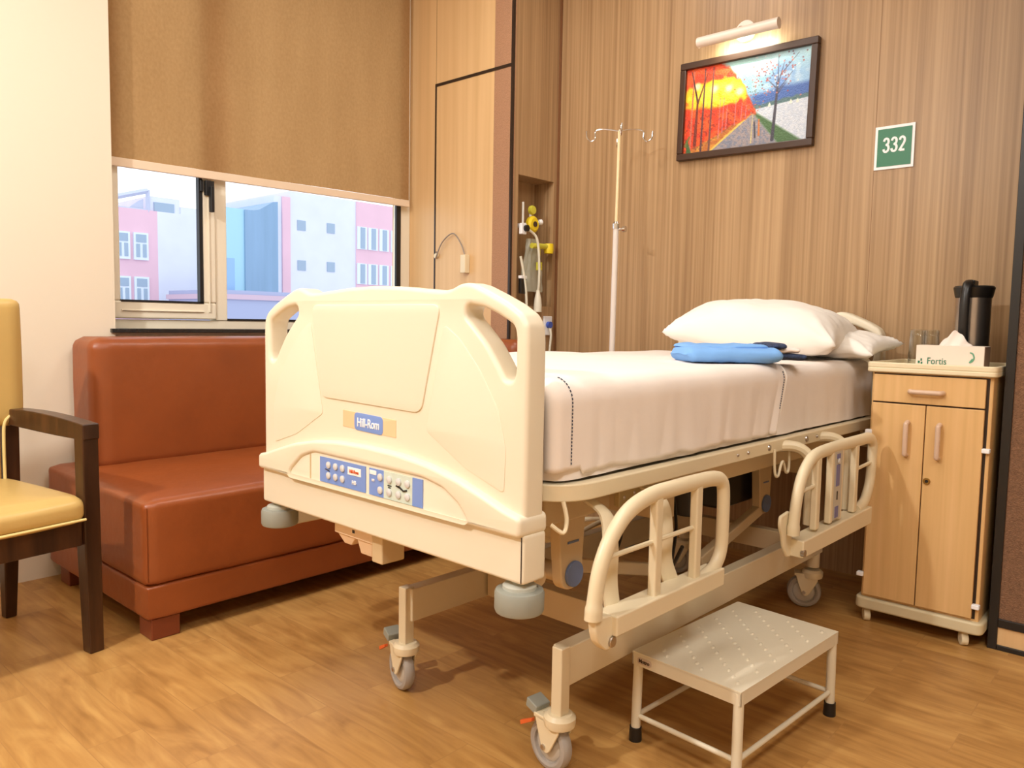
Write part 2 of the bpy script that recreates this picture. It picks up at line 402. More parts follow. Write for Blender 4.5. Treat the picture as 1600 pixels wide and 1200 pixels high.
# partition with fabric panel at the right edge
pn = MB().box(XP+.012, XW, -1.6, YP-.002, 0, CEIL)
struct(pn.build('wall_partition', M_black, smooth=False))
fr = MB().box(XP-.004, XP+.02, YP-.026, YP, 0, CEIL).box(XP-.004, XP+.02, -.5, -.476, 0, CEIL)
fr.box(XP-.004, XP+.02, -.476, YP-.026, .073, .1).box(XP-.004, XP+.02, -.476, YP-.026, 0, .016).box(XP-.004, XP+.02, -.476, YP-.026, 2.2, 2.23)
struct(fr.build('trim_5', M_black, bevel=.002))
struct(MB().box(XP+.003, XP+.013, -.476, YP-.026, .1, 2.2).build('wall_screen', M_fabricwall2, smooth=False))
struct(MB().box(XP+.003, XP+.013, -.476, YP-.026, .016, .073).box(XP+.003, XP+.013, -.476, YP-.026, 2.23, CEIL).build('baseboard_partition', M_beechwall, smooth=False))

# window
win = struct(MB().box(1.235, 2.86, YG-.03, YG+.03, .935, .985).box(1.235, 1.26, YG-.03, YG+.03, .985, 2.88)
    .box(2.79, 2.86, YG-.03, YG+.03, .985, 2.88).box(1.715, 1.77, YG-.035, YG+.03, .985, 2.88)
    .box(1.26, 2.79, YG-.03, YG+.03, 2.82, 2.88).build('window_1', M_frame, bevel=.004))
s_ = MB()
for a, b in ((.0, .052), (.012, .034)):
    pass
s_.box(1.262, 1.714, YG-.045, YG+.0, .988, 1.062).box(1.652, 1.714, YG-.045, YG+.0, 1.062, 2.81).box(1.262, 1.30, YG-.045, YG, 1.062, 2.81).box(1.30, 1.652, YG-.045, YG, 2.75, 2.81)
sash = s_.build('window_sash', M_frame, win, bevel=.008)
MB().box(1.30, 1.652, YG-.052, YG-.043, 1.02, 1.026).box(1.676, 1.682, YG-.052, YG-.043, 1.02, 2.80).build('glazing_bead', M_frame, win, bevel=.002)
g = MB().box(1.636, 1.652, YG-.047, YG-.02, 1.062, 2.75).box(1.30, 1.652, YG-.047, YG-.02, 1.058, 1.067)
g.box(2.762, 2.792, YG-.034, YG-.02, .985, 2.82).box(1.77, 2.792, YG-.034, YG-.02, .985, .994)
g.build('window_seal', M_seal, win)
MB().box(1.27, 1.65, YG-.024, YG-.02, 1.05, 2.76).build('window_pane', M_glass, win, smooth=False)
MB().box(1.77, 2.79, YG-.01, YG-.006, .985, 2.82).build('window_pane', M_glass, win, smooth=False)
h = MB().box(1.66, 1.70, YG-.065, YG-.045, 1.535, 1.60).box(1.674, 1.69, YG-.085, YG-.062, 1.462, 1.575)
h.box(1.64, 1.655, YG-.056, YG-.046, 1.55, 1.60)
h.build('window_handle', M_seal, win, bevel=.003)
struct(MB().box(1.215, XC, YW-.02, YG-.03, .932, .948).build('trim_6', M_granite, bevel=.002))

# unseen ceiling panels, added to house the area lights that brighten the room
CL_LABELS = ['square ceiling light panel in the corner behind the camera', 'square ceiling light panel over the open floor right of the bed', 'square ceiling light panel above the foot end of the bed', 'square ceiling light panel above the armchair', 'square ceiling light panel above the head end of the bed']
for i, (x, y, e) in enumerate(LIGHTS[:1]):
    cl = empty('ceiling_light', (x, y, CEIL), 0, CL_LABELS[0], 'ceiling light', 'ceiling light panels')
    MB().box(-.31, .31, -.31, -.28, -.02, 0).box(-.31, .31, .28, .31, -.02, 0).box(-.31, -.28, -.28, .28, -.02, 0).box(.28, .31, -.28, .28, -.02, 0).build('light_frame', M_bright, cl)
    MB().box(-.28, .28, -.28, .28, -.012, -.004).build('diffuser', mat('diffuser', (1, 1, 1, 1), .5, emit=(1, .86, .68, 1), estr=3), cl, smooth=False)
    first = cl
for k, (x, y, e) in enumerate(LIGHTS[1:]):
    c = copy_tree(first); c.location = (x, y, CEIL); c['label'] = CL_LABELS[k+1]
sl = empty('spot_lamp', (-1.0, 1.66, CEIL), 0, 'small white ceiling spot lamp left of the camera', 'spot lamp')
MB().cyl((0, 0, -.03), (0, 0, 0), .06, 28).cyl((0, 0, -.26), (0, 0, -.03), .01, 12).build('spot_mount', M_bright, sl)
SM = Matrix.Translation((0, 0, -.37)) @ Euler((R(20), R(-34), 0)).to_matrix().to_4x4()
MB().lathe([(.075, .012), (.08, .012), (.08, .11), (.05, .15), (0, .15), (0, .145), (.046, .145), (.075, .105), (.075, .012)], n=28, M=SM).build('spot_head', M_bright, sl)

# roller blind
rb = empty('roller_blind', (2.03, 3.315, 2.87), 0, 'brown fabric roller blind pulled half way down the window', 'blind')
def bf(a, b):
    x = -.78+1.572*a; zb = 1.636+.024*a-2.87
    return (x, .002*math.sin(x*9+b*2), zb*b)
MB().grid(bf, 40, 24).build('blind_fabric', blind_mat(), rb)
hb = MB().hexa([(-.78, -.006, 1.600-2.87), (.792, -.006, 1.622-2.87), (.792, .008, 1.622-2.87), (-.78, .008, 1.600-2.87)],
               [(-.78, -.006, 1.636-2.87), (.792, -.006, 1.658-2.87), (.792, .008, 1.658-2.87), (-.78, .008, 1.636-2.87)])
hb.build('hem_bar', mat('hem_bar_cream', rgb(238, 216, 190), .45), rb, bevel=.003)
MB().cyl((-.78, .0, .02), (.79, .0, .02), .024).build('blind_roller', M_lampbody, rb)

# switch box with looped cable on the pale column
sb = empty('sensor_box', (XC, 2.89, 1.25), 0, 'small cream box with a looped grey cable, mounted on pale wood panel', 'switch box')
MB().box(-.036, 0, -.018, .018, 0, .095).build('box_body', M_tray, sb, bevel=.004)
lp = smoothpts([(-.02, 0, .095), (-.02, .03, .155), (-.02, .09, .21), (-.02, .17, .17), (-.02, .215, .1), (-.006, .235, .09), (-.006, .232, .125)], 6, False)
MB().tube(lp, .0035, 8).build('cable', mat('grey_cable', rgb(150, 136, 124), .5), sb)
MB().cyl((-.012, .232, .10), (0, .232, .10), .014).build('cable_clip', M_tray, sb)

# ------------------------------------------------------------------ picture, lamp, sign
pc = empty('framed_painting', (XW, 1.553, 1.962), 0, 'dark framed landscape painting of red autumn trees and snow on the walnut wall', 'painting')
PW, PH = .625, .432
ta = .02
ROT = Matrix.Rotation(ta, 4, 'X')
f = MB()
for (y0, y1, z0, z1) in ((-PW/2, PW/2, PH/2-.03, PH/2), (-PW/2, PW/2, -PH/2, -PH/2+.03), (-PW/2, -PW/2+.028, -PH/2+.03, PH/2-.03), (PW/2-.028, PW/2, -PH/2+.03, PH/2-.03)):
    f.box(-.03, 0, y0, y1, z0, z1)
f.build('picture_frame', M_darkwoodframe, pc, bevel=.004, M=ROT)
def paint_canvas():
    nx, ny = 260, 180
    w, h = PW-.05, PH-.056
    X, Y = np.meshgrid((np.arange(nx)+.5)/nx, (np.arange(ny)+.5)/ny)   # X left->right as seen, Y bottom->top
    rs = np.random.RandomState(3)
    def nz(sx, sy, seed):
        r = np.random.RandomState(seed); gx, gy = int(sx)+2, int(sy)+2; g = r.rand(gy, gx)
        fx = X*sx; fy = Y*sy; ix = fx.astype(int); iy = fy.astype(int); tx = fx-ix; ty = fy-iy
        tx = tx*tx*(3-2*tx); ty = ty*ty*(3-2*ty)
        return (g[iy, ix]*(1-tx)+g[iy, ix+1]*tx)*(1-ty)+(g[iy+1, ix]*(1-tx)+g[iy+1, ix+1]*tx)*ty
    C = np.zeros((ny, nx, 3))
    def put(mask, col, a=1.0):
        m = np.clip(mask, 0, 1)[..., None]*a
        C[:] = C*(1-m)+np.array(col)/255.*m
    def soft(v, e=.02): return np.clip(v/e+.5, 0, 1)
    n1 = nz(9, 7, 1); n2 = nz(30, 20, 2); n3 = nz(70, 46, 3)
    # sky
    put(np.ones_like(X), (150, 190, 226)); put(soft(n1-.5, .4), (110, 150, 214)); put(soft(n2-.62, .3), (190, 216, 236), .7)
    put(soft(.62-X, .2)*soft(Y-.7, .3), (150, 214, 196), .8); put(soft(Y-.84, .2)*soft(.62-np.abs(X-.5), .3), (186, 226, 226), .7)
    # distant hills right
    hz = .40+.12*(X-.5)
    put(soft(hz+.16+.05*n1-Y, .05)*soft(X-.55, .06), (70, 104, 176)); put(soft(hz+.03+.03*n2-Y, .02)*soft(X-.55, .05), (84, 116, 120))
    # snow
    put(soft(hz-Y, .01)*soft(X-.52, .03), (196, 206, 222)); put(soft(hz-Y, .01)*soft(X-.52, .03)*soft(n3-.5, .3), (216, 222, 232), .7)
    # road
    vx, vy = .57, .38
    ground = soft(vy-Y+.0, .01)
    t = (vy-Y)/vy
    lx = vx-.34*t; rx = vx+.21*t
    put(ground*soft(X-lx)*soft(rx-X), (128, 132, 150)); put(ground*soft(X-lx)*soft(rx-X)*soft(n3-.5, .5), (196, 166, 150), .5)
    put(ground*soft(X-rx, .02)*soft(rx+.16*t+.02-X, .03), (74, 110, 66))
    put(ground*soft(lx-X, .02), (190, 110, 46)); put(ground*soft(lx-X, .02)*soft(n2-.5, .25), (226, 160, 60), .8)
    put(ground*soft(.012-np.abs(X-lx), .008), (232, 196, 96))
    put(ground*soft(lx-.16*t-.05-X, .05), (204, 74, 32), .8); put(ground*soft(lx-.1*t-.02-X, .05)*soft(n3-.6, .2), (120, 74, 44), .7)
    # foliage mass left, shrinking to the vanishing point
    top = np.where(X < .3, 1.2, 1.0-.62*((X-.3)/.3)**1.5); 
    left = soft(vx+.02-X+.03*(n2-.5), .02)*soft(Y-(.36-.34*np.clip((vx-X)/vx, 0, 1)*1.0)+.03*(n2-.5), .03)*soft(top-Y+.06*(n2-.5), .04)
    put(left, (222, 62, 26)); put(left*soft(n2-.5, .25), (240, 96, 36), .8)
    yel = 1-((X-.27)/.30)**2-((Y-.66)/.17)**2+.5*(n2-.5)
    put(left*soft(yel, .35), (252, 206, 30)); put(left*soft(yel-.5, .3)*soft(n2-.35, .3), (255, 238, 70))
    for sx, sy in ((.1, .78), (.25, .72), (.37, .7), (.46, .64)):
        put(left*soft(.03-np.hypot(X-sx, (Y-sy)*.7), .03), (255, 250, 200), .9)
    put(left*soft(n3-.72, .1)*soft(.5-Y, .2), (150, 40, 24), .7)
    # trunks
    def stroke(x0, y0, x1, y1, w0, w1, col, a=1.):
        d = np.array([x1-x0, y1-y0]); L = (d**2).sum(); s = np.clip(((X-x0)*d[0]+(Y-y0)*d[1])/L, 0, 1)
        dist = np.hypot((X-x0-s*d[0])*1.5, Y-y0-s*d[1]); put(soft((w0+(w1-w0)*s)-dist, .01), col, a)
    for x0, c_ in ((.155, (92, 56, 60)), (.06, (200, 110, 90)), (.225, (110, 70, 66))):
        stroke(x0, .02, x0+.01, .97, .013, .007, c_)
    stroke(.10, .1, .11, .6, .022, .012, (120, 44, 30)); stroke(.11, .6, .05, .96, .012, .006, (80, 40, 36)); stroke(.11, .58, .19, .93, .011, .005, (110, 50, 36))
    for x0, b_, t_ in ((.33, .2, .6), (.36, .24, .5), (.43, .27, .55), (.48, .31, .5), (.3, .14, .6), (.515, .33, .47)):
        stroke(x0, b_, x0+.005, t_, .006, .004, (206, 130, 150), .8)
    stroke(.735, .05, .755, .66, .02, .011, (64, 62, 76))
    for (a, b2, c2, d2) in ((.755, .62, .70, .84), (.755, .64, .80, .9), (.75, .6, .66, .74), (.76, .58, .86, .76), (.755, .66, .75, .97), (.78, .76, .9, .95), (.76, .55, .82, .66)):
        stroke(a, b2, c2, d2, .007, .002, (78, 76, 96))
    for i in range(130):
        cx, cy = rs.normal(.74, .11), rs.normal(.8, .13)
        put(soft(.009-np.hypot((X-cx)*1.4, Y-cy), .006), [(176, 70, 60), (200, 120, 110), (120, 90, 110), (220, 226, 232)][i % 4], .85)
    for i in range(50):
        cx, cy = rs.normal(.58, .035), rs.normal(.58, .1)
        put(soft(.008-np.hypot((X-cx)*1.4, Y-cy), .006), [(190, 96, 80), (120, 140, 130)][i % 2], .8)
    stroke(.6, .1, .59, .27, .010, .008, (60, 58, 70)); stroke(.63, .12, .625, .29, .012, .008, (206, 120, 60)); stroke(.57, .04, .575, .36, .005, .003, (236, 214, 130))
    stroke(.05, .02, .03, .16, .03, .01, (66, 100, 56)); stroke(.02, .1, .05, .2, .02, .01, (96, 120, 60), .8)
    for x0 in (.86, .91, .7): stroke(x0, hz.mean()+.03, x0, hz.mean()+.055, .017, .006, (226, 228, 214))
    C[:] = np.clip(C+(rs.rand(ny, nx, 1)-.5)*.05, 0, 1)
    me = bpy.data.meshes.new('canvas')
    vx_, vy_ = np.meshgrid(np.linspace(w/2, -w/2, nx+1), np.linspace(-h/2, h/2, ny+1))
    V = np.stack([np.full(vx_.size, -.014), vx_.ravel(), vy_.ravel()], 1)
    idx = np.arange((nx+1)*(ny+1)).reshape(ny+1, nx+1)
    F = np.stack([idx[:-1, :-1], idx[:-1, 1:], idx[1:, 1:], idx[1:, :-1]], -1).reshape(-1, 4)
    me.from_pydata(V.tolist(), [], F.tolist())
    ca = me.color_attributes.new('paint', 'BYTE_COLOR', 'CORNER')
    c4 = np.concatenate([C.reshape(-1, 3), np.ones((nx*ny, 1))], 1)
    c4 = np.repeat(c4, 4, axis=0)
    ca.data.foreach_set('color_srgb', c4.ravel())
    m = mat('oil_paint', (1, 1, 1, 1), .4, bump=.3, bscale=160)
    at = m.node_tree.nodes.new('ShaderNodeAttribute'); at.attribute_name = 'paint'
    m.node_tree.links.new(at.outputs['Color'], m.node_tree.nodes['Principled BSDF'].inputs['Base Color'])
    return link('canvas', me, m, pc, smooth=False, M=ROT)
paint_canvas()
MB().box(-.012, -.002, -PW/2+.01, PW/2-.01, -PH/2+.01, PH/2-.01).build('backing', M_dark, pc, smooth=False, M=ROT)

pl = empty('picture_lamp', (XW, 1.56, 2.235), 0, 'white tubular picture light switched on above the framed painting', 'wall lamp')
# half-open shade (slot underneath), the tube and its light
def shade(a, b):
    th = R(-60)+a*R(300); return (-.09+.021*math.sin(th+PI), -.185+.37*b, .021*math.cos(th))
sh_ = MB()
N_ = 26
def ringpt(th, rad, y): return (-.09+rad*math.sin(th), y, rad*math.cos(th))
sh_.grid(lambda a, b: ringpt(R(-178)+a*R(284), .0225, -.182+.364*b), N_, 2)
sh_.grid(lambda a, b: ringpt(R(-178)+a*R(284), .0195, -.182+.364*b), N_, 2)
for y in (-.182, .18):
    sh_.cyl((-.09, y, 0), (-.09, y+.002, 0), .0225, 26)
for th in (R(-178), R(106)):
    sh_.grid(lambda a, b: ringpt(th, .0195+.003*a, -.182+.364*b), 2, 2)
sh_.build('lamp_shade', M_lampbody, pl, angle=50)
MB().cyl((-.088, -.17, -.002), (-.088, .17, -.002), .008).build('lamp_tube', mat('tube_glow', (1, 1, 1, 1), .5, emit=(.95, 1, .82, 1), estr=5), pl)
MB().cyl((0, 0, .03), (-.02, 0, .03), .045, 32).build('wall_mount', M_lampbody, pl, bevel=.003)
MB().tube(smoothpts([(-.015, 0, .03), (-.05, 0, .034), (-.08, 0, .02)], 5, False), .008).build('lamp_arm', M_chrome, pl)
# the light of the tube
_al = area('picture_lamp_light', (XW-.072, 1.56, 2.222), .016, 1.3, (.96, 1, .86), rot=(0, R(-40), 0), sizey=.22)

sg = empty('room_number_sign', (XW, .936, 1.695), 0, 'green square sign reading 332 with white border', 'sign')
MB().box(-.006, 0, -.071, .071, -.082, .082).build('sign_plate', M_bright, sg, bevel=.001)
MB().box(-.0075, -.005, -.061, .061, -.071, .071).build('sign_face', M_green, sg, smooth=False)
D3 = [(.0, .80), (.12, .95), (.35, 1.0), (.6, .93), (.68, .76), (.6, .6), (.38, .53), (.62, .45), (.72, .27), (.62, .08), (.36, 0), (.1, .05), (-.02, .22)]
D2 = [(.0, .78), (.1, .94), (.36, 1.0), (.62, .92), (.7, .74), (.6, .54), (.3, .28), (.02, .02), (.02, .02), (.4, .02), (.72, .02)]
for k, D in enumerate((D3, D3, D2)):
    y0 = .0375-k*.0285
    pp = smoothpts([(-.0078, y0-.0245*a, -.016+.050*b) for a, b in D], 4, False)
    pp = [p for i, p in enumerate(pp) if i == 0 or (p-pp[i-1]).length > 1e-5]
    MB().tube(pp, .0042, 8, sx=1, sy=.2, up=(0, .3, 1)).build('number', M_bright, sg)

# ------------------------------------------------------------------ drip stand behind the bed
O = Vector((1.1, .915, 0)); BY = R(-1.142)
BX_, BY_ = Vector((math.cos(BY), math.sin(BY), 0)), Vector((-math.sin(BY), math.cos(BY), 0))
def bw(u, v, z=0): return O+BX_*u+BY_*v+Vector((0, 0, z))
st = empty('drip_stand', bw(1.79, 1.13), R(8), 'tall white drip stand with four chrome hooks behind the bed', 'drip stand')
MB().cyl((0, 0, .10), (.018, 0, 1.44), .013).build('lower_pole', mat('white_pole', rgb(226, 216, 208), .3), st)
MB().cyl((.018, 0, 1.42), (.026, 0, 1.86), .0075).build('upper_pole', mat('cream_pole', rgb(240, 216, 170), .3), st)
MB().lathe([(0, -.012), (.016, -.012), (.017, .01), (.01, .02), (0, .02)], (.018, 0, 1.44)).cyl((.018, 0, 1.425), (.018, -.04, 1.425), .006).cyl((.018, -.035, 1.425), (.018, -.048, 1.425), .014).build('clamp_knob', M_chrome, st)
for k in range(4):
    a = R(30)+k*PI/2; c, s = math.cos(a), math.sin(a); Lh = .105
    base = Vector((.026, 0, 1.86)); d = Vector((c, s, 0))
    pts = [base, base+d*Lh*.6+Vector((0, 0, .008)), base+d*Lh+Vector((0, 0, .0)), base+d*(Lh+.002)+Vector((0, 0, -.03)), base+d*(Lh+.018)+Vector((0, 0, -.045)), base+d*(Lh+.038)+Vector((0, 0, -.03)), base+d*(Lh+.042)+Vector((0, 0, .0))]
    MB().tube(smoothpts(pts, 5, False), .0032, 8).build('hook', M_chrome, st)
for k in range(5):
    a = k*2*PI/5+.4; c, s = math.cos(a), math.sin(a)
    MB().tube([(0, 0, .10), (.1*c, .1*s, .085), (.2*c, .2*s, .062)], .011).build('leg', M_creammetal, st)
    MB().cyl((.2*c-.01*s, .2*s+.01*c, .025), (.2*c+.01*s, .2*s-.01*c, .025), .025).cyl((.2*c, .2*s, .025), (.2*c, .2*s, .062), .006).build('caster', M_greyrub, st)

# ------------------------------------------------------------------ bed
bed = empty('hospital_bed', O, BY, 'cream adjustable hospital bed on casters, with side rails folded down', 'bed')
def sym(half, c=.519):
    """half outline (v<c) bottom->top; mirrored"""
    return half+[(2*c-p[0], p[1]) for p in reversed(half)]
def end_board(name, M, detail):
    half = [(.033, .56), (.033, .80), (.033, .965), (.036, .995), (.05, 1.016), (.085, 1.036), (.135, 1.057), (.180, 1.074), (.205, 1.079), (.228, 1.076), (.25, 1.067), (.275, 1.064), (.33, 1.068), (.42, 1.075), (.515, 1.078)]
    out = [(p.x, p.y) for p in rounded([(a, b, 0) for a, b in sym(half)], .008, 3)]
    h1 = [(.2, 1.035), (.15, 1.028), (.108, 1.012), (.072, .994), (.066, .975), (.066, .905), (.072, .886), (.092, .888), (.108, .912), (.143, .957), (.18, .99), (.207, 1.012)]
    hh = [(p.x, p.y) for p in rounded([(a, b, 0) for a, b in h1], .014, 4)]
    h2 = [(1.038-a, b) for a, b in hh][::-1]
    return plate(name, out, [hh, h2], -.058, 0, M_cream, bed, bevel=.011, res=4, M=M)
fb = end_board('footboard', FACE_X, True)
hbM = Matrix.Translation((2.0, .003, -.016)) @ Matrix.Scale(.905, 4, (0, 1, 0)) @ FACE_X
end_board('headboard', hbM, False)
def fplate(name, pts, d0, d1, m, parent=bed, bevel=.0015, r=.01):
    q = [(p.x, p.y) for p in rounded([(a, b, 0) for a, b in pts], r, 6)]
    return plate(name, q, [], d0, d1, m, parent, bevel=bevel, res=2)
# insets of the footboard (sub-parts)
fplate('centre_panel', [(.745, 1.03), (.762, 1.035), (.722, .806), (.338, .800), (.278, 1.035), (.295, 1.03)][1:5], -.001, .0035, M_cream2, fb, .0015, .025)
wl = [(.270, .985), (.262, .99), (.22, .965), (.16, .905), (.105, .825), (.085, .755), (.088, .665), (.2, .70), (.322, .765)]
fplate('wing_panel', wl, -.001, .0014, M_cream2, fb, .0006, .012)
fplate('wing_panel', [(1.038-a, b) for a, b in wl], -.001, .0014, M_cream2, fb, .0006, .012)
fplate('badge_strip', [(.63, .742), (.63, .782), (.425, .776), (.425, .736)], -.001, .0012, M_peach, fb, .0003, .001)
fplate('badge', [(.582, .739), (.582, .781), (.472, .778), (.472, .736)], .0008, .0022, M_blue, fb, .0004, .012)
text('badge_text', 'Hill-Rom', .029, M_bright, fb, (-.0028, .527, .757), bold=.0004, squeeze=.82)
# lower shell: arch, apron
arc = [(.030, .628), (.07, .636), (.14, .658), (.21, .678), (.3, .695), (.4, .705), (.519, .708)]
low = [(.030, .588)]
shell = [(1.038-p[0], p[1]) for p in low]+[(1.038-p[0], p[1]) for p in arc[:-1]]+[(p[0], p[1]) for p in reversed(arc)]+low
q = [(p.x, p.y) for p in rounded([(a, b, 0) for a, b in shell], .012, 4)]
rec = [(.175, .596), (.20, .625), (.25, .652), (.315, .664), (.735, .666), (.79, .648), (.84, .61), (.85, .594)]
qr = [(p.x, p.y) for p in rounded([(a, b, 0) for a, b in rec], .012, 4)]
plate('footboard_shell', q, [qr], -.066, .019, M_cream, bed, bevel=.009, res=4)
fplate('footboard_apron', [(.030, .494), (1.008, .494), (1.008, .592), (.030, .592)], -.062, .004, M_cream, bed, .006, .008)
fplate('recess_panel', [(.165, .588), (.19, .63), (.245, .66), (.315, .672), (.735, .672), (.795, .655), (.85, .615), (.862, .588)], -.01, .0125, M_cream2, bed, .001, .004)
MB().box(-.0135, -.003, .752, .757, .596, .664).build('recess_seam', M_tan, bed)
MB().box(-.0052, -.004, .0345, .0365, .498, .588).build('corner_seam', M_dark, bed)
# control panels with buttons
def ctrl(v0, v1, m, name='control_label'):
    o = MB().box(-.0062, -.0035, v1, v0, .597, .659).build(name, m, bed, smooth=False); o.location.x = -.0085
    return o
cp1 = ctrl(.709, .520, M_blue); cp2 = ctrl(.506, .451, M_blue); cp3 = ctrl(.451, .35, M_mint); cp4 = ctrl(.35, .316, M_blue)
bt0 = None
def button(v, z, parent):
    global bt0
    if bt0 is None:
        bt0 = MB().lathe([(0, 0), (.0085, 0), (.0085, .003), (.0055, .0045), (0, .0048)], n=16, M=Matrix(((0, 0, -1, 0), (1, 0, 0, 0), (0, 1, 0, 0), (0, 0, 0, 1)))).build('button', M_btn, parent)
        o = bt0
    else:
        o = bt0.copy(); COL.objects.link(o); o.parent = parent
    o.location = (-.006, v, z)
for i, v in enumerate((.670, .640, .611)):
    button(v, .642, cp1); button(v, .616, cp1)
button(.463, .643, cp2); button(.463, .613, cp2)
for v in (.430, .397, .366):
    button(v, .642, cp3); button(v, .613, cp3)
MB().box(-.0072, -.006, .537, .59, .631, .65).build('label_oval', M_bright, cp1, bevel=.001)
text('label_text', 'Hill-Rom', .012, M_orange, cp1, (-.0082, .5635, .640), squeeze=.85)
text('label_text', 'HB', .013, M_bright, cp1, (-.0075, .5635, .614), bold=.0004)
MB().box(-.0072, -.006, .478, .503, .645, .655).build('label_oval', M_bright, cp2, bevel=.001)
text('label_text', 'HB', .008, M_bright, cp2, (-.0075, .489, .632), bold=.0003)
MB().tube([(-.007, .405, .632), (-.007, .392, .630), (-.007, .380, .624), (-.007, .368, .627)], .0022, 6).box(-.0075, -.006, .423, .436, .6275, .6295).box(-.0075, -.006, .425, .434, .623, .625).build('bed_symbol', M_black, cp3)
MB().tube([(-.007, .684, .6305), (-.007, .674, .629), (-.007, .666, .627)], .0012, 6).build('bed_symbol', M_black, cp1)
# bumpers
for v in (.068, .975):
    b_ = MB().lathe([(0, .425), (.040, .425), (.0475, .428), (.050, .434), (.050, .466), (.0475, .472), (.040, .474), (0, .474)], (.028, v, 0), 32).build('bumper_wheel', M_greyrub, bed)
    MB().lathe([(0, .472), (.034, .472), (.034, .481), (.03, .484), (.014, .485), (.014, .496), (0, .496)], (.028, v, 0), 24).build('bumper_cap', mat('pale_grey_cap', rgb(190, 192, 182), .4), b_)
# socket box under the footboard
jb = MB().box(.035, .075, .56, .72, .455, .5).build('socket_box', mat('pale_pink_plastic', rgb(240, 214, 184), .5), bed, bevel=.003)
jj = MB().hexa([(.045, .575, .418), (.045, .62, .418), (.075, .62, .418), (.075, .575, .418)], [(.04, .565, .455), (.04, .63, .455), (.08, .63, .455), (.08, .565, .455)])
jj.hexa([(.045, .66, .43), (.045, .69, .43), (.075, .69, .43), (.075, .66, .43)], [(.04, .635, .455), (.04, .715, .455), (.08, .715, .455), (.08, .635, .455)])
jj.build('socket', mat('pale_pink_plastic_b', rgb(232, 200, 164), .5), jb, bevel=.003)
MB().box(.0345, .036, .632, .642, .468, .476).box(.044, .046, .672, .68, .447, .452).box(.044, .046, .582, .586, .425, .445).box(.044, .046, .6, .604, .425, .445).build('socket_hole', M_black, jb)
MB().box(.03, .1, .515, .556, .415, .5).build('cable_cover', M_tan, bed, bevel=.004)
MB().box(.055, .09, .08, .96, .5, .66).build('end_frame', M_tan, bed, bevel=.004)

# deck: rounded perimeter frame + platform
def ringprism(outer, inner, z0, z1):
    b = MB(); n = len(outer)
    A = [b.bm.verts.new((x, y, z0)) for x, y in outer]; B = [b.bm.verts.new((x, y, z1)) for x, y in outer]
    C = [b.bm.verts.new((x, y, z0)) for x, y in inner]; D = [b.bm.verts.new((x, y, z1)) for x, y in inner]
    for i in range(n):
        j = (i+1) % n
        for q_ in ((A[i], A[j], B[j], B[i]), (C[i], D[i], D[j], C[j]), (B[i], B[j], D[j], D[i]), (A[i], C[i], C[j], A[j])):
            b.bm.faces.new(q_)
    return b
def rrect(u0, u1, v0, v1, r, n=10):
    return [(p.x, p.y) for p in rounded([(u0, v0, 0), (u1, v0, 0), (u1, v1, 0), (u0, v1, 0)], r, n)]
ringprism(rrect(.068, 1.95, .0, 1.03, .12), rrect(.098, 1.92, .03, 1.0, .095), .641, .677).build('deck_frame', M_rail, bed, bevel=.004)
MB().box(.10, 1.91, .035, .995, .652, .672).build('mattress_platform', M_creammetal, bed, bevel=.004)
for k, (u, r_) in enumerate(((.86, .005), (.99, .009), (1.25, .010), (1.33, .005), (1.1, .004), (.80, .004))):
    MB().lathe([(0, 0), (r_, 0), (r_*.8, .004), (0, .005)], n=14, M=Matrix.Translation((u, 0, .66)) @ Matrix.Rotation(PI/2, 4, 'X')).build('bolt', M_steel, bed)
# under-deck side beam and brackets
for v in (.06, .93): MB().box(.42, 1.9, v, v+.04, .578, .641).build('side_beam', M_tan, bed, bevel=.004)
MB().box(.33, .55, .045, .06, .59, .652).build('hinge_plate', mat('khaki_steel', rgb(178, 160, 116), .4, metal=.3), bed, bevel=.003)
for uu, zz in ((.35, .61), (.39, .615), (.44, .625), (.5, .635), (.37, .635)):
    MB().lathe([(0, 0), (.005, 0), (0, .004)], n=10, M=Matrix.Translation((uu, .045, zz)) @ Matrix.Rotation(PI/2, 4, 'X')).build('rivet', M_steel, bed)
for v in (.12, .88): MB().box(.16, .40, v, v+.03, .56, .641).build('corner_bracket', M_tan, bed, bevel=.006)
# lift arm posts with blue discs
for (u, v, z0, z1) in ((.275, .13, .395, .64), (1.42, .20, .36, .6), (.275, .86, .395, .64)):
    out = [(p.x, p.y) for p in rounded([(u-.036, z0, 0), (u+.034, z0, 0), (u+.05, z1, 0), (u-.075, z1, 0), (u-.05, z1-.09, 0)], [.034, .034, .01, .01, .02], 6)]
    a_ = MB().prism(out, -v-.03, -v, M=Matrix.Rotation(PI/2, 4, 'X')).build('lift_arm', M_tan, bed, bevel=.004)
    MB().cyl((u+.002, v+.0, z0+.036), (u+.002, v-.008, z0+.036), .030, 28).build('pivot_disc', M_bluegrey, a_, bevel=.002)
    MB().box(u-.02, u+.02, v-.0015, v+.001, z0+.108, z0+.113).build('label_mark', M_bluegrey, a_)
for u, r_ in ((.20, .018), (.262, .022)): MB().cyl((u, .16, .43), (u, .86, .43), r_).build('torsion_tube', M_tan, bed)
MB().box(.16, .30, .35, .52, .44, .56).build('motor_housing', mat('khaki_housing', rgb(150, 134, 98), .5), bed, bevel=.01)
for q_ in ((.66, 1.50, .34, .40), (.66, 1.50, .62, .68), (.6, .66, .1, .93), (1.50, 1.56, .1, .93)): MB().box(*q_, .5, .56).build('lift_frame', M_tan, bed, bevel=.004)
for a_, b2_, r_ in (((1.04, .28, .57), (1.04, .28, .41), .045), ((.95, .46, .48), (1.19, .46, .48), .045)): MB().cyl(a_, b2_, r_, 24).build('drive_motor', M_black, bed, bevel=.006)
MB().box(1.2, 1.5, .25, .7, .40, .6).build('control_box', M_black, bed, bevel=.01)
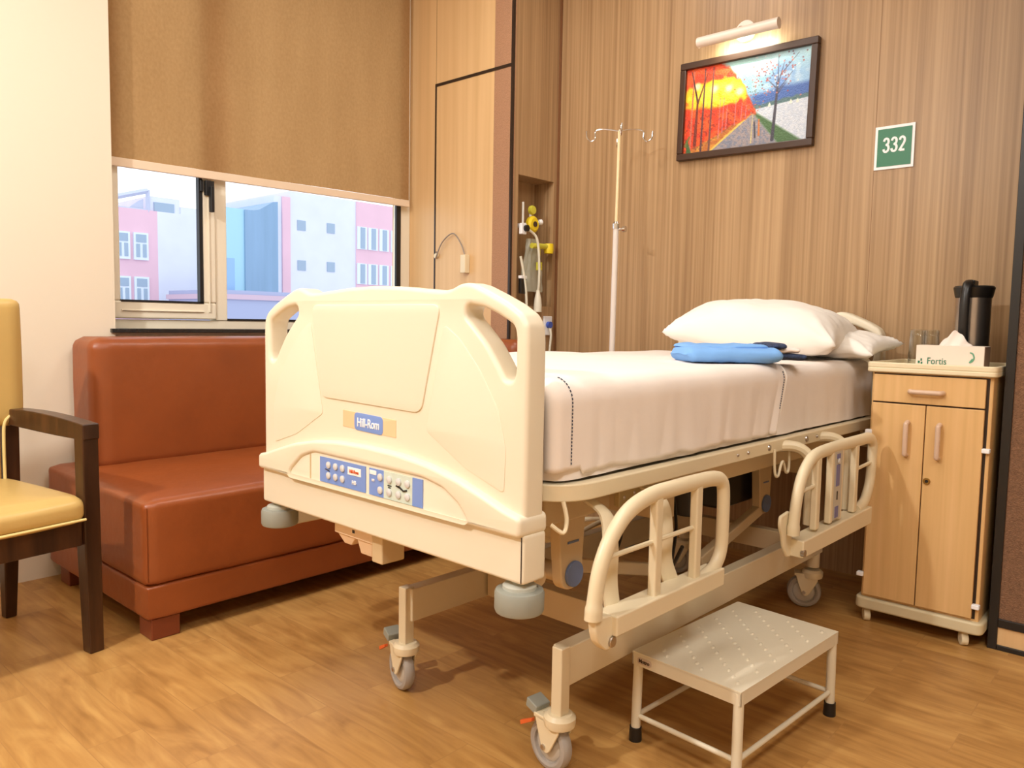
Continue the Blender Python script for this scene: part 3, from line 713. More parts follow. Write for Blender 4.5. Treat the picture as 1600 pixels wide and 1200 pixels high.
def arm(u0, z0, u1, z1, v, w=.035):
    d = Vector((u1-u0, 0, z1-z0)).normalized(); n_ = Vector((-d.z, 0, d.x))*w/2
    p = [Vector((u0, v, z0))+n_, Vector((u1, v, z1))+n_, Vector((u1, v, z1))-n_, Vector((u0, v, z0))-n_]
    return MB().hexa(p, [q_+Vector((0, .03, 0)) for q_ in p])
arm(.34, .42, .80, .30, .2).build('lift_link', M_tan, bed, bevel=.005)
arm(.34, .42, .80, .30, .78).build('lift_link', M_tan, bed, bevel=.005)
arm(1.46, .39, 1.0, .28, .2).build('lift_link', M_tan, bed, bevel=.005)
MB().tube(smoothpts([(.5, .3, .35), (.6, .28, .33), (.7, .3, .38), (.8, .35, .45), (.9, .38, .5)], 6, False), .006, 8).build('power_cable', M_black, bed)
MB().tube(smoothpts([(.62, .05, .44), (.66, .1, .37), (.74, .15, .36), (.84, .2, .42), (.9, .25, .52)], 6, False), .005, 8).build('power_cable', M_black, bed)
# base frame
MB().box(.205, 1.66, .087, .125, .199, .288).build('base_rail', M_creammetal, bed, bevel=.003)
MB().box(.205, 1.66, .612, .650, .199, .288).build('base_rail', M_creammetal, bed, bevel=.003)
MB().box(.48, .52, .125, .605, .205, .282).build('cross_member', M_tan, bed, bevel=.003)
MB().box(1.46, 1.50, .125, .605, .225, .295).build('cross_member', M_tan, bed, bevel=.003)
# caster
def caster(u, v, ang, pedal=True, pd=0):
    """ang: direction (bed frame) the wheel trails"""
    c, s = math.cos(ang), math.sin(ang)
    z_leg = .292
    if pedal: MB().box(u-.0155, u+.0155, v-.0145, v+.0145, .135, z_leg).build('leg', M_creammetal, bed, bevel=.003)
    else: MB().cyl((u, v, .15), (u, v, .25), .022, 24).build('leg', M_creammetal, bed)
    root = MB().lathe([(0, .112), (.034, .112), (.036, .12), (.036, .132), (.028, .14), (0, .14)], (u, v, 0), 28).build('caster', M_rail, bed)
    T = Matrix.Translation((u+.026*c, v+.026*s, 0)) @ Matrix.Rotation(ang, 4, 'Z')   # local x: rolling direction, y: axle
    AX = Matrix.Translation((0, 0, .058)) @ Matrix.Rotation(-PI/2, 4, 'X')
    wl_ = MB().lathe([(.0, -.006), (.040, -.006), (.041, -.0125), (.046, -.015), (.054, -.013), (.058, -.007), (.058, .007), (.054, .013), (.046, .015), (.041, .0125), (.040, .006), (0, .006)], n=40, M=T @ AX).build('wheel', M_wheel, root)
    MB().lathe([(0, -.011), (.012, -.011), (.030, -.010), (.036, -.0065), (.036, .0065), (.030, .010), (.012, .011), (0, .011)], n=32, M=T @ AX).build('hub', M_hub, root)
    fk = MB()
    prof = [(-.036, .122), (.036, .122), (.03, .10), (.012, .052), (0, .044), (-.012, .052), (-.040, .105)]
    for y in (-.024, .0185):
        P2 = [(p.x-.006, p.y) for p in rounded([(a, b, 0) for a, b in prof], .007, 4)]
        fk.prism(P2, -y-.0055, -y, M=T @ Matrix.Rotation(PI/2, 4, 'X'))
    fk.box(-.04, .034, -.024, .024, .116, .126, M=T)
    fk.build('fork', M_rail, root, bevel=.002)
    MB().cyl(T @ Vector((0, -.028, .058)), T @ Vector((0, .028, .058)), .006, 12).build('axle_bolt', M_steel, root)
    if pedal:
        T = T @ Matrix.Translation((pd, 0, 0))
        MB().hexa([T @ Vector(p) for p in ((.045, -.022, .118), (.078, -.022, .128), (.078, .022, .128), (.045, .022, .118))],
                  [T @ Vector(p) for p in ((.040, -.022, .138), (.074, -.022, .15), (.074, .022, .15), (.040, .022, .138))]).build('brake_pedal', M_greyrub, root, bevel=.003)
        MB().tube([T @ Vector((.03, .008, .122)), T @ Vector((.05, .008, .112)), T @ Vector((.045, .008, .10))], .006, 8).build('pedal_arm', M_rail, root)
        MB().hexa([T @ Vector(p) for p in ((.048, .02, .104), (.085, .02, .082), (.085, .030, .082), (.048, .030, .104))],
                  [T @ Vector(p) for p in ((.048, .02, .112), (.087, .02, .092), (.087, .030, .092), (.048, .030, .112))]).build('lever', M_orange, root, bevel=.001)
caster(.203, .099, R(84), pd=-.014); caster(.203, .634, R(76))
caster(1.63, .108, R(112), False); caster(1.63, .628, R(112), False)

# side rails
def side_rail(pts, bars, cross, ch, V, dr=0.016):
    """pts: (u,z) outline of the hoop, bars: u positions, ch: channel (u0,z0,u1,z1)"""
    hoop = smoothpts([(u, V, z) for u, z in pts], 6, False)
    root = MB().tube(hoop, [dr*(1.0 if i > 4 else 1.12) for i in range(len(hoop))], 14, sx=.9, sy=1.15, up=(0, 1, 0)).build('side_rail', M_rail, bed)
    for u, z0, z1, w_ in bars:
        b = MB(); b.hexa([(u-w_, V-.012, z0), (u+w_, V-.012, z0), (u+w_, V+.008, z0), (u-w_, V+.008, z0)], [(u-w_, V-.012, z1), (u+w_, V-.012, z1), (u+w_, V+.008, z1), (u-w_, V+.008, z1)])
        b.build('rail_bar', M_rail, root, bevel=.005)
    for a in cross: MB().tube([(a[0], V, a[1]), (a[2], V, a[3])], .0055, 8).build('cross_rod', M_rail, root)
    u0, zt0, zb0, u1, zt1, zb1 = ch
    b = MB().hexa([(u0, V-.022, zb0), (u1, V-.022, zb1), (u1, V+.03, zb1), (u0, V+.03, zb0)], [(u0, V-.022, zt0), (u1, V-.022, zt1), (u1, V+.03, zt1), (u0, V+.03, zt0)])
    b.build('rail_channel', M_rail, root, bevel=.004)
    return root
rail1 = side_rail([(.086, .432), (.090, .47), (.105, .53), (.14, .585), (.195, .626), (.27, .645), (.36, .648), (.46, .648), (.54, .645), (.58, .632), (.592, .60), (.593, .52), (.590, .47), (.572, .44), (.54, .422), (.48, .412)],
    [(.296, .425, .64, .013), (.462, .425, .642, .013)], [(.115, .545, .29, .545), (.30, .545, .46, .545)], (.135, .430, .388, .572, .430, .388), -.072)
# end bracket of the near rail (plate with a bolt) and support arms
pr_ = [(.082, .435), (.135, .432), (.150, .405), (.150, .375), (.140, .362), (.118, .362), (.092, .385), (.082, .41)]
MB().prism([(p.x, p.y) for p in rounded([(a, b, 0) for a, b in pr_], .01, 4)], .062, .082, M=Matrix.Rotation(PI/2, 4, 'X')).build('end_bracket', M_rail, rail1, bevel=.004)
MB().cyl((.134, -.082, .378), (.134, -.088, .378), .011, 20).build('bolt', M_steel, rail1, bevel=.002)
def swing(u, v0, top, bot, w_, parent):
    pts = smoothpts([(u+top, .05, .625), (u+top*.8, -.005, .60), (u+.0, -.035, .54), (u-.0, -.035, .47), (u+bot, -.045, .41)], 6, False)
    MB().tube(pts, w_, 10, sx=.5, sy=1.5, up=(0, 1, 0)).build('support_arm', M_rail, parent)
    for du in (-.008, .014): MB().cyl((u+bot+du, -.052, .425), (u+bot+du, -.058, .425), .004, 10).build('screw', M_txtdark, parent)
swing(.19, 0, .03, .0, .015, rail1); swing(.40, 0, .03, .02, .016, rail1)
rail2 = side_rail([(0.942, 0.439), (0.944, 0.477), (0.956, 0.536), (0.981, 0.589), (1.025, 0.627), (1.078, 0.644), (1.175, 0.649), (1.3, 0.65), (1.416, 0.65), (1.500, 0.649), (1.537, 0.632), (1.544, 0.603), (1.537, 0.516), (1.513, 0.468), (1.479, 0.440), (1.42, 0.425)],
    [(1.08, .429, .642, .014), (1.182, .429, .642, .010), (1.252, .429, .642, .010), (1.378, .429, .642, .014)], [(.971, .55, 1.078, .555), (1.387, .56, 1.53, .566)], (.962, .421, .373, 1.505, .429, .373), -.1)
MB().box(1.186, 1.248, -.112, -.106, .435, .64).build('rail_keypad', mat('keypad_grey', rgb(196, 190, 176), .4), rail2, bevel=.001)
M_kb = mat('keypad_blue', rgb(110, 112, 164), .4)
for z0, z1 in ((.536, .60), (.442, .475), (.618, .632)): MB().box(1.203, 1.228, -.1135, -.1115, z0, z1).build('keypad_label', M_kb, rail2)
MB().lathe([(0, 0), (.009, 0), (.007, .003), (0, .003)], n=16, M=Matrix.Translation((1.2155, -.1135, .610)) @ Matrix.Rotation(PI/2, 4, 'X')).build('button', M_btn, rail2)
MB().box(1.213, 1.219, -.1135, -.1115, .495, .52).build('keypad_symbol', M_black, rail2)
pr2 = [(0.894, 0.495), (0.952, 0.502), (0.952, 0.448), (0.976, 0.419), (0.981, 0.381), (0.966, 0.369), (0.944, 0.373), (0.918, 0.405), (0.908, 0.439), (0.891, 0.468)]
MB().prism([(p.x, p.y) for p in rounded([(a, b, 0) for a, b in pr2], .01, 4)], .076, .086, M=Matrix.Rotation(PI/2, 4, 'X')).build('end_bracket', M_rail, rail2, bevel=.004)
MB().cyl((.968, -.115, .387), (.968, -.125, .387), .010, 20).build('bolt', M_steel, rail2)
for u in (1.12, 1.40):
    pts = smoothpts([(u-.06, .06, .64), (u-.02, -.01, .655), (u+.0, -.05, .64), (u+.005, -.066, .60), (u+.0, -.07, .50), (u, -.07, .43)], 6, False)
    MB().tube(pts, .016, 10, up=(0, 1, 0)).build('support_arm', M_rail, rail2)
# far side rails (mirror)
for (u0, u1) in ((.1, .6), (1.03, 1.63)):
    pts = smoothpts([(u0, 1.10, .41), (u0+.01, 1.10, .5), (u0+.08, 1.10, .62), (u0+.2, 1.10, .648), (u1-.06, 1.10, .645), (u1, 1.10, .62), (u1, 1.10, .45), (u1-.04, 1.10, .42)], 6, False)
    rr_ = MB().tube(pts, .016, 12).build('side_rail', M_rail, bed)
    MB().box(u0, u1-.04, 1.08, 1.13, .385, .43).build('rail_channel', M_rail, rr_, bevel=.004)
    for k in (1, 2):
        b = MB(); b.box(u0+k*(u1-u0)/3-.012, u0+k*(u1-u0)/3+.012, 1.09, 1.11, .42, .64).build('rail_bar', M_rail, rr_, bevel=.004)
    b = MB()
    b.box((u0+u1)/2-.02, (u0+u1)/2+.02, 1.0, 1.09, .41, .62)
    b.build('support_arm', M_rail, rr_, bevel=.004)
# wire hook hanging from the deck frame
wp = smoothpts([(1.02, -.003, .652), (1.022, -.004, .60), (1.028, -.006, .575), (1.045, -.006, .575), (1.058, -.006, .60), (1.07, -.006, .612), (1.082, -.006, .60), (1.095, -.006, .578), (1.11, -.006, .578), (1.118, -.005, .60), (1.12, -.003, .652)], 6, False)
MB().tube(wp, .004, 8).build('wire_hook', M_rail, bed)
MB().tube(smoothpts([(.075, .03, .60), (.09, .01, .585), (.1, .01, .61), (.1, .02, .645)], 5, False), .0045, 8).build('wire_hook', M_rail, bed)

# ------------------------------------------------------------------ mattress, sheet, pillows, gown (bed frame coordinates, own roots)
def cloth_top(u, s, z0=.885, zb=.695, v0=.03, v1=1.0, off=0., rnd=.045, wr=1., zbf=None):
    """cross-section: s 0..1 from near bottom up, over the top, down the far side. returns (v,z,nv,nz)"""
    hgt = z0-zb; Wd = v1-v0; r = rnd
    Ls = hgt-r; La = r*PI/2; Lt = Wd-2*r; tot = 2*Ls+2*La+Lt; d = s*tot
    if d < Ls: return v0, zb+d, -1, 0
    d -= Ls
    if d < La: a = d/r; return v0+r-r*math.cos(a), z0-r+r*math.sin(a), -math.cos(a), math.sin(a)
    d -= La
    if d < Lt: return v0+r+d, z0, 0, 1
    d -= Lt
    if d < La: a = d/r; return v1-r+r*math.sin(a), z0-r+r*math.cos(a), math.sin(a), math.cos(a)
    d -= La
    return v1, z0-r-d, 1, 0
def N3(x, y, z): return mnoise.noise(Vector((x, y, z)))
def wrap(u0, u1, off, wr, zb, seed, nu=150, ns=110, endr=.03, zbfun=None):
    L_ = []
    def f(a, b):
        u = u0+(u1-u0)*a
        e = min(a, 1-a)*(u1-u0)
        pull = 0
        if e < endr and endr > 0: pull = endr-math.sqrt(max(0, endr**2-(endr-e)**2))
        zbb = zb+(zbfun(u) if zbfun else 0)
        v, z, nv, nz = cloth_top(u, b, zb=zbb)
        side = max(0, (.885-z))/.19
        w_ = wr*(.0035*N3(u*5+seed, v*4, z*2)+.0075*side*(abs(N3(u*11+seed, 1.3, z*1.2))-.15)*2+.0016*N3(u*26+z*3, seed, z*5)*side)
        w_ += wr*.002*N3(u*3, v*9+seed, 0)*(1-side)
        sag = 0
        o = off+w_-pull
        return (u, v+nv*o, z+nz*o+sag)
    return f
mt = empty('mattress', O, BY, 'thick white sheeted mattress lying on the hospital bed', 'mattress')
mb = MB().grid(wrap(.085, 1.945, 0, .8, .682, 3, 120, 90, .05), 120, 90)
mb.box(.12, 1.91, .06, .97, .683, .86)
mb.build('mattress_body', M_sheet, mt, angle=60)
hc = MB()
def endcap(uu, sgn):
    prof = [cloth_top(uu, k/60, zb=.682)[:2] for k in range(61)]
    rings = []
    for r_, du in ((-.047, 0), (-.055, .003)):
        pass
    vs = [hc.bm.verts.new((uu, v+(.045 if v < .5 else -.045), min(z, .84))) for v, z in prof]
    try: hc.bm.faces.new(vs)
    except Exception: pass
bs = empty('bed_sheet', O, BY, 'white top sheet tucked over the foot end of the mattress, hem with blue dotted line', 'sheet')
def zbf(u): return .010*N3(u*6, 2.2, 0)+.004*N3(u*17, 5, 0)+(.012 if u < .16 else 0)
shf = wrap(.078, 1.17, .0065, 1.25, .69, 9, zbfun=zbf)
def shf2(a, b):
    x, y, z = shf(a, b)
    # slanted near hem: the fold runs back towards the foot as it drops
    k = max(0, (.885-z)/.19)
    if y < .5: x -= a**6*.09*k
    return (x, y, z)
sht = MB().grid(shf2, 190, 120).build('sheet_cloth', M_sheet, bs, angle=80)
sd = sht.modifiers.new('solid', 'SOLIDIFY'); sd.thickness = .0015; sd.offset = 1
def hemline(a, s0, s1, n, dz=0.002, da=0):
    out = []
    for k in range(n+1):
        s = s0+(s1-s0)*k/n; x, y, z = shf2(a, s); _, _, nv, nz = cloth_top(x, s)
        out.append((x+da, y+nv*dz, z+nz*dz))
    return out
MB().tube(hemline(.992, .004, .42, 60, .003), .0055, 8).build('hem_fold', M_pillow, bs)
dots = MB()
for a_, s0, s1, nn in ((.965, .055, .135, 16), (.045, .01, .155, 26)):
    hl = hemline(a_, s0, s1, nn, .003)
    for k in range(0, len(hl)-1, 1):
        A, B = Vector(hl[k]), Vector(hl[k+1]); dots.tube([A, A.lerp(B, .62)], .0013, 6)
dots.build('stitch_line', mat('stitch_dark', rgb(70, 76, 92), .7), bs)

def pillow(name, c, rot, hl, hw, th, seed, label):
    root = empty(name, (0, 0, 0), 0, label, 'pillow')
    root.matrix_world = Matrix.Translation(O) @ Matrix.Rotation(BY, 4, 'Z') @ Matrix.Translation(c)
    Mr = Euler(rot).to_matrix().to_4x4()
    nu, nv = 64, 48
    b = MB()
    for sgn in (1, -1):
        def f(a, q_, sgn=sgn):
            x = -1+2*a; y = -1+2*q_
            fall = (max(0, 1-abs(x)**2.8)**.5)*(max(0, 1-abs(y)**2.6)**.5)
            t_ = th*fall*(1.0 if sgn > 0 else .62)
            pin = .07
            X = x*hl*(1-pin*(1-abs(y)**2)*(abs(x)**3)); Y = y*hw*(1-pin*1.2*(1-abs(x)**2)*(abs(y)**3))
            wrk = .008*N3(x*2.3+seed, y*2.1, sgn)*min(1, fall*3)+.004*N3(x*7+seed, y*6, sgn)*min(1, fall*4)
            rad = math.hypot(abs(x)-1, abs(y)-1)
            wrk += .006*math.sin(9*math.atan2(1-abs(y)+1e-3, 1-abs(x)+1e-3))*max(0, 1-rad/.7)*min(1, fall*4)
            return Mr @ Vector((Y, X, sgn*t_+wrk))
        b.grid(f, nu, nv)
    bmesh.ops.remove_doubles(b.bm, verts=b.bm.verts, dist=.0005)
    o = b.build('pillow_case', M_pillow, root, angle=179)
    return root, Mr
pillow('pillow', (1.825, .292, .945), (R(3), R(-7), R(-2)), .345, .155, .066, 11, 'white pillow behind, leaning on the headboard, its corner pointing at the cabinet')
pw, Mr = pillow('pillow', (1.65, .350, .977), (R(3), R(-6), R(8)), .31, .205, .12, 4, 'plump white pillow in front, just behind the folded blue gown')

# folded gown
gw = empty('folded_gown', (0, 0, 0), 0, 'folded sky blue hospital gown with dark print lining, lying before the pillows', 'gown')
gw.matrix_world = Matrix.Translation(O) @ Matrix.Rotation(BY, 4, 'Z') @ Matrix.Translation((1.03, .165, .893)) @ Matrix.Rotation(R(-40), 4, 'Z')
def fold_layer(L, Wd, z, th, seed, dx=0, dy=0):
    def f(a, b):
        ang = b*2*PI; ca, sa = math.cos(ang), math.sin(ang)
        yy = Wd/2*np.sign(ca)*abs(ca)**.5; zz = th/2*np.sign(sa)*abs(sa)**.8
        x = -L/2+L*a
        lift = .006*N3(x*9+seed, yy*9, 1)+.004*N3(x*25, yy*15+seed, 1)
        endp = math.sqrt(max(0, 1-max(0, (abs(2*a-1)-.86)/.14)**2)); yy *= .8+.2*endp
        return (x+dx+.01*N3(seed, yy*12, zz*40), yy+dy, z+th/2+zz*endp+max(-.002, lift))
    return f
g1 = MB()
for k, (L, Wd, z, th, dx, dy) in enumerate(((.29, .18, 0, .046, 0, 0), (.25, .13, .036, .018, -.01, .02))):
    g1.grid(fold_layer(L, Wd, z, th, k*3+1, dx, dy), 40, 29)
g1.build('gown_cloth', M_gown, gw, angle=70)
g2 = MB(); g2.grid(fold_layer(.10, .12, .008, .020, 21, .195, .03), 16, 25); g2.build('gown_lining', M_navy, gw, angle=70); g2 = MB(); g2.grid(fold_layer(.06, .12, .042, .016, 25, .145, .02), 16, 25)
g2.build('gown_lining', M_navy, gw, angle=70)
g3 = MB(); g3.grid(fold_layer(.10, .11, .028, .016, 31, .175, .03), 16, 25)
g3.build('gown_tie', M_sheet, gw, angle=70)

# ------------------------------------------------------------------ step stool
sx, sy = (1.768, .812)
stl = empty('step_stool', (sx, sy, 0), R(-3.9), 'low cream metal step stool with dimpled top beside the bed', 'step stool')
HL, HW, ZT = .245, .143, .222
tp = MB().box(-HL, HL, -HW, HW, ZT-.005, ZT); 
tp.box(-HL, HL, -HW, -HW+.003, ZT-.032, ZT-.004).box(-HL, HL, HW-.003, HW, ZT-.032, ZT-.004).box(-HL, -HL+.003, -HW, HW, ZT-.032, ZT-.004).box(HL-.003, HL, -HW, HW, ZT-.032, ZT-.004)
dm = tp
for i in range(11):
    for j in range(6):
        x = -HL+.035+i*(2*HL-.07)/10; y = -HW+.028+j*(2*HW-.056)/5
        if (i+j) % 2: continue
        for dx, dy in ((0, 0),):
            dm.lathe([(.0065, 0), (.005, .0018), (.002, .0028), (0, .003)], n=10, M=Matrix.Translation((x, y, ZT-.0002)) @ Matrix.Rotation(R(20), 4, 'Z') @ Matrix.Scale(1.5, 4, (1, 0, 0)) @ Matrix.Scale(.8, 4, (0, 1, 0)))
        x2 = x
for i in range(10):
    for j in range(5):
        x = -HL+.035+(i+.5)*(2*HL-.07)/10; y = -HW+.028+(j+.5)*(2*HW-.056)/5
        if (i+j) % 2: continue
        dm.lathe([(.0065, 0), (.005, .0018), (.002, .0028), (0, .003)], n=10, M=Matrix.Translation((x, y, ZT-.0002)) @ Matrix.Rotation(R(20), 4, 'Z') @ Matrix.Scale(1.5, 4, (1, 0, 0)) @ Matrix.Scale(.8, 4, (0, 1, 0)))

tp.build('stool_top', M_stool, stl)
for x, y in ((-1, -1), (-1, 1), (1, -1), (1, 1)):
    l_ = MB().cyl((x*(HL-.009), y*(HW-.009), .018), (x*(HL-.011), y*(HW-.011), ZT-.006), .0115, 20).build('leg', M_stool, stl)
    MB().lathe([(0, 0), (.0155, 0), (.0155, .004), (.0145, .034), (0, .034)], (x*(HL-.009), y*(HW-.009), 0), 20).build('rubber_foot', M_black, l_)
q1, q2 = HL-.01, HW-.01
for a, b in (((-q1, -q2), (-q1, q2)), ((-q1, q2), (q1, q2)), ((q1, q2), (q1, -q2)), ((q1, -q2), (-q1, -q2))):
    MB().cyl((a[0], a[1], .062), (b[0], b[1], .062), .0062, 12).build('stretcher', M_stool, stl)
MB().prism([(p.x, p.y) for p in rounded([(HW-.055, ZT-.026, 0), (HW-.015, ZT-.026, 0), (HW-.015, ZT-.010, 0), (HW-.055, ZT-.010, 0)], .007, 5)], HL, HL+.0012, M=FACE_X).build('maker_label', mat('label_silver', rgb(206, 188, 172), .35), stl)
text('label_text', 'Metro', .012, M_txtdark, stl, (-HL-.0018, HW-.035, ZT-.018), bold=.0004)

# ------------------------------------------------------------------ bedside cabinet
cb = empty('bedside_cabinet', (2.72, .648, 0), 0, 'narrow beech bedside cabinet on casters with cream tray top', 'cabinet')
cw = .176
MB().box(.014, .38, -cw, cw, .085, .858).build('body', M_beech, cb, bevel=.004)
MB().prism(rrect(-.006, .395, -.192, .192, .03), .048, .088).build('base_moulding', mat('cream_base', rgb(216, 202, 166), .45), cb, bevel=.008)
tr = MB().prism(rrect(-.01, .395, -.187, .19, .022), .857, .874).build('tray_top', M_tray, cb, bevel=.005)
ringprism(rrect(-.01, .395, -.187, .19, .022), rrect(.002, .383, -.175, .178, .014), .872, .890).build('tray_rim', M_tray, tr, bevel=.004)
MB().box(.0135, .0145, -.166, .170, .095, .853).build('front_gap', M_dark, cb)
dr = MB().box(0, .013, -.158, .167, .760, .850).build('drawer', M_beech, cb, bevel=.002)
dL = MB().box(0, .013, .0065, .167, .098, .755).build('door', M_beech, cb, bevel=.002)
dR = MB().box(0, .013, -.158, .0035, .098, .755).build('door', M_beech, cb, bevel=.002)
def handle(pts, parent): MB().tube(smoothpts(pts, 6, False), .0078, 14).build('handle', M_pinkgrip, parent)
handle([(.0, .054, .799), (-.016, .050, .799), (-.020, .038, .799), (-.020, -.024, .799), (-.016, -.038, .799), (0, -.042, .799)], dr)
handle([(.0, .056, .698), (-.016, .056, .694), (-.020, .056, .684), (-.020, .056, .604), (-.016, .056, .594), (0, .056, .590)], dL)
handle([(.0, -.038, .698), (-.016, -.038, .694), (-.020, -.038, .684), (-.020, -.038, .604), (-.016, -.038, .594), (0, -.038, .590)], dR)
lk = MB().cyl((0, -.010, .513), (-.004, -.010, .513), .011, 24).build('lock', M_brass, dR, bevel=.001)
MB().cyl((-.0035, -.010, .513), (-.005, -.010, .513), .005, 16).build('keyhole', M_black, dR)
for y, z, p in ((.175, .655, dL), (.178, .165, dL), (-.168, .63, dR), (-.168, .138, dR)):
    MB().box(-.006, .016, y-.011, y+.011, z-.007, z+.007).build('hinge', M_bright, p, bevel=.003)
for x, y in ((.035, .16), (.035, -.135), (.36, .15), (.36, -.15)):
    c_ = MB().lathe([(0, .040), (.015, .040), (.015, .05), (0, .05)], (x, y, 0), 16).build('caster', M_tray, cb)
    MB().cyl((x-.012, y+.008, .021), (x-.002, y-.010, .021), .021, 24).build('wheel', M_tray, c_, bevel=.003)
    MB().cyl((x+.004, y+.014, .021), (x+.010, y-.002, .021), .021, 24).box(x-.006, x+.008, y-.006, y+.008, .02, .044).build('wheel_cover', M_greyrub, c_, bevel=.003)

ZT2 = .8745
tb = empty('tissue_box', (2.80, .613, ZT2), R(0), 'white tissue box with green print, a tissue sticking out, on the cabinet', 'tissue box')
MB().box(0, .085, -.098, .099, 0, .074).build('carton', M_carton, tb, bevel=.0015)
MB().box(.001, .084, -.0988, -.0975, .001, .073).build('end_flap', M_carton2, tb, smooth=False)
def tis(a, b):
    x = -1+2*a; h_ = .052*(1-abs(x)**1.15)*1.0
    return (.042+.018*(b-.5)*(1-.4*abs(x))+.004*math.sin(x*7+b*3), x*.05-.004, .073+h_*b+.003*math.sin(x*11)*b)
MB().grid(tis, 24, 10).build('tissue', M_tissue, tb)
MB().grid(lambda a, b: (.05+.02*b, (-1+2*a)*.045, .073+.040*b*(1-abs(-1+2*a)**1.5)), 24, 8).build('tissue', M_tissue, tb)
text('carton_print', 'Fortis', .031, M_txtgreen, tb, (-.0012, .036, .022), squeeze=.8, depth=.0003)
MB().box(-.0012, .0, .086, .092, .014, .022).box(-.0012, 0, .080, .084, .022, .03).box(-.0012, 0, .078, .083, .012, .019).build('carton_mark', M_txtgreen, tb)
MB().tube(smoothpts([(-.0008, -.058, .054), (-.0008, -.066, .050), (-.0008, -.070, .038), (-.0008, -.066, .027), (-.0008, -.058, .022), (-.0008, -.066, .034)], 5, False), .0022, 6).build('carton_mark', mat('print_pale_green', rgb(110, 170, 140), .5), tb)
def tumbler(x, y, label):
    t_ = MB().lathe([(0, .104), (.021, .104), (.0235, .108), (.0235, .122), (.021, .1245), (0, .1245)], (0, 0, 0), 32)
    t_.lathe([(.0235, .12), (.0275, .0), (.0262, .0), (.0222, .104)], (0, 0, 0), 32)
    o = t_.build('drinking_glass', M_tumbler, None, angle=40); o.location = (x, y, ZT2)
    return tag(o, label, 'glass', None)
tumbler(2.93, .743, 'upside down drinking glass at the left on the cabinet tray')
tumbler(2.985, .712, 'upside down drinking glass, the rear of the two, nearer the tissue box')
jg = empty('thermos_jug', (3.0, .594, ZT2), 0, 'steel thermos jug with black lid and handle behind the tissue box', 'jug')
MB().lathe([(0, 0), (.054, 0), (.056, .006), (.0535, .09), (.054, .235), (0, .235)], n=48).build('jug_body', M_steel, jg)
MB().lathe([(0, .234), (.054, .234), (.0565, .238), (.060, .256), (.0625, .268), (.058, .274), (.02, .276), (0, .276)], n=48).build('jug_lid', M_black, jg)
hdl = smoothpts([(-.03, .003, .284), (-.058, .005, .284), (-.082, .006, .272), (-.094, .007, .235), (-.096, .007, .16), (-.088, .007, .09), (-.07, .006, .06), (-.052, .005, .055)], 6, False)
MB().tube(hdl, .0135, 12, sx=.7, sy=1.1, up=(0, 0, 1)).build('jug_handle', M_black, jg)
MB().box(-.06, .0, -.012, .018, .272, .292).build('lid_lever', M_black, jg, bevel=.004)

# ------------------------------------------------------------------ sofa
sf = empty('sofa', (1.9, 2.8, 0), 0, 'rust brown leather sofa with high back under the window', 'sofa')
SX, SY = -1.9, -2.8
def pad(x0, x1, y0, y1, z0, z1, puff=(0, 0, 0), name='pad', r=.02, n=22, parent=sf, m=M_lea, wr=.0):
    """padded block: subdivided rounded box with slightly domed faces"""
    cx, cy, cz = (x0+x1)/2, (y0+y1)/2, (z0+z1)/2; hx, hy, hz = (x1-x0)/2, (y1-y0)/2, (z1-z0)/2
    bm = bmesh.new(); bmesh.ops.create_cube(bm, size=2)
    bmesh.ops.subdivide_edges(bm, edges=bm.edges, cuts=n, use_grid_fill=True)
    for v in bm.verts:
        x, y, z = v.co
        px, py, pz = (1-x*x), (1-y*y), (1-z*z)
        # rounded box mapping
        P = Vector((x*hx, y*hy, z*hz)); C = Vector((max(-hx+r, min(hx-r, P.x)), max(-hy+r, min(hy-r, P.y)), max(-hz+r, min(hz-r, P.z))))
        d = P-C
        if d.length > 1e-7: P = C+d.normalized()*min(r, d.length if d.length < r else r)
        P.x += puff[0]*x*(py*pz)**.5 if abs(x) > .99 else 0
        P.y += puff[1]*y*(px*pz)**.5 if abs(y) > .99 else 0
        P.z += puff[2]*z*(px*py)**.5 if abs(z) > .99 else 0
        if wr:
            ed = max(abs(x)*abs(y), abs(y)*abs(z), abs(x)*abs(z))
            P += Vector((N3(P.x*6, P.y*6, P.z*22), N3(P.x*22, P.y*6, P.z*6+4), N3(P.x*9, P.y*9+7, P.z*9)))*wr
        v.co = P+Vector((cx, cy, cz))
    bmesh.ops.recalc_face_normals(bm, faces=bm.faces)
    me = bpy.data.meshes.new(name); bm.to_mesh(me); bm.free()
    return link(name, me, m, parent, angle=75)
pad(.97+SX, 2.84+SX, 2.346+SY, 3.215+SY, .066, .176, name='plinth', r=.012, wr=.001, n=30)
pad(.965+SX, 2.84+SX, 2.341+SY, 3.20+SY, .174, .438, (0, .004, .014), name='seat', r=.022, wr=.0018, n=44)
pad(1.06+SX, 2.845+SX, 3.0+SY, 3.222+SY, .42, .918, (0, .012, .002), name='backrest', r=.045, wr=.0015, n=44)
pad(2.70+SX, 2.846+SX, 2.40+SY, 3.03+SY, .42, .915, (.006, .0, .004), name='end_panel', r=.04, wr=.0015, n=30)
for x in (1.03, 2.6):
    for y in (2.40, 3.1):
        MB().box(x-.045+SX, x+.045+SX, y-.045+SY, y+.045+SY, 0, .068).build('foot', M_lea2, sf, bevel=.004)
MB().tube([(.972+SX, 2.347+SY, .19), (.972+SX, 2.347+SY, .42)], .003, 8).build('seam_piping', M_lea, sf)

# ------------------------------------------------------------------ armchair (left edge)
ch = empty('armchair', (.834, 2.407, 0), R(9.4), 'mustard vinyl armchair with dark wooden arms and legs beside the sofa', 'chair')
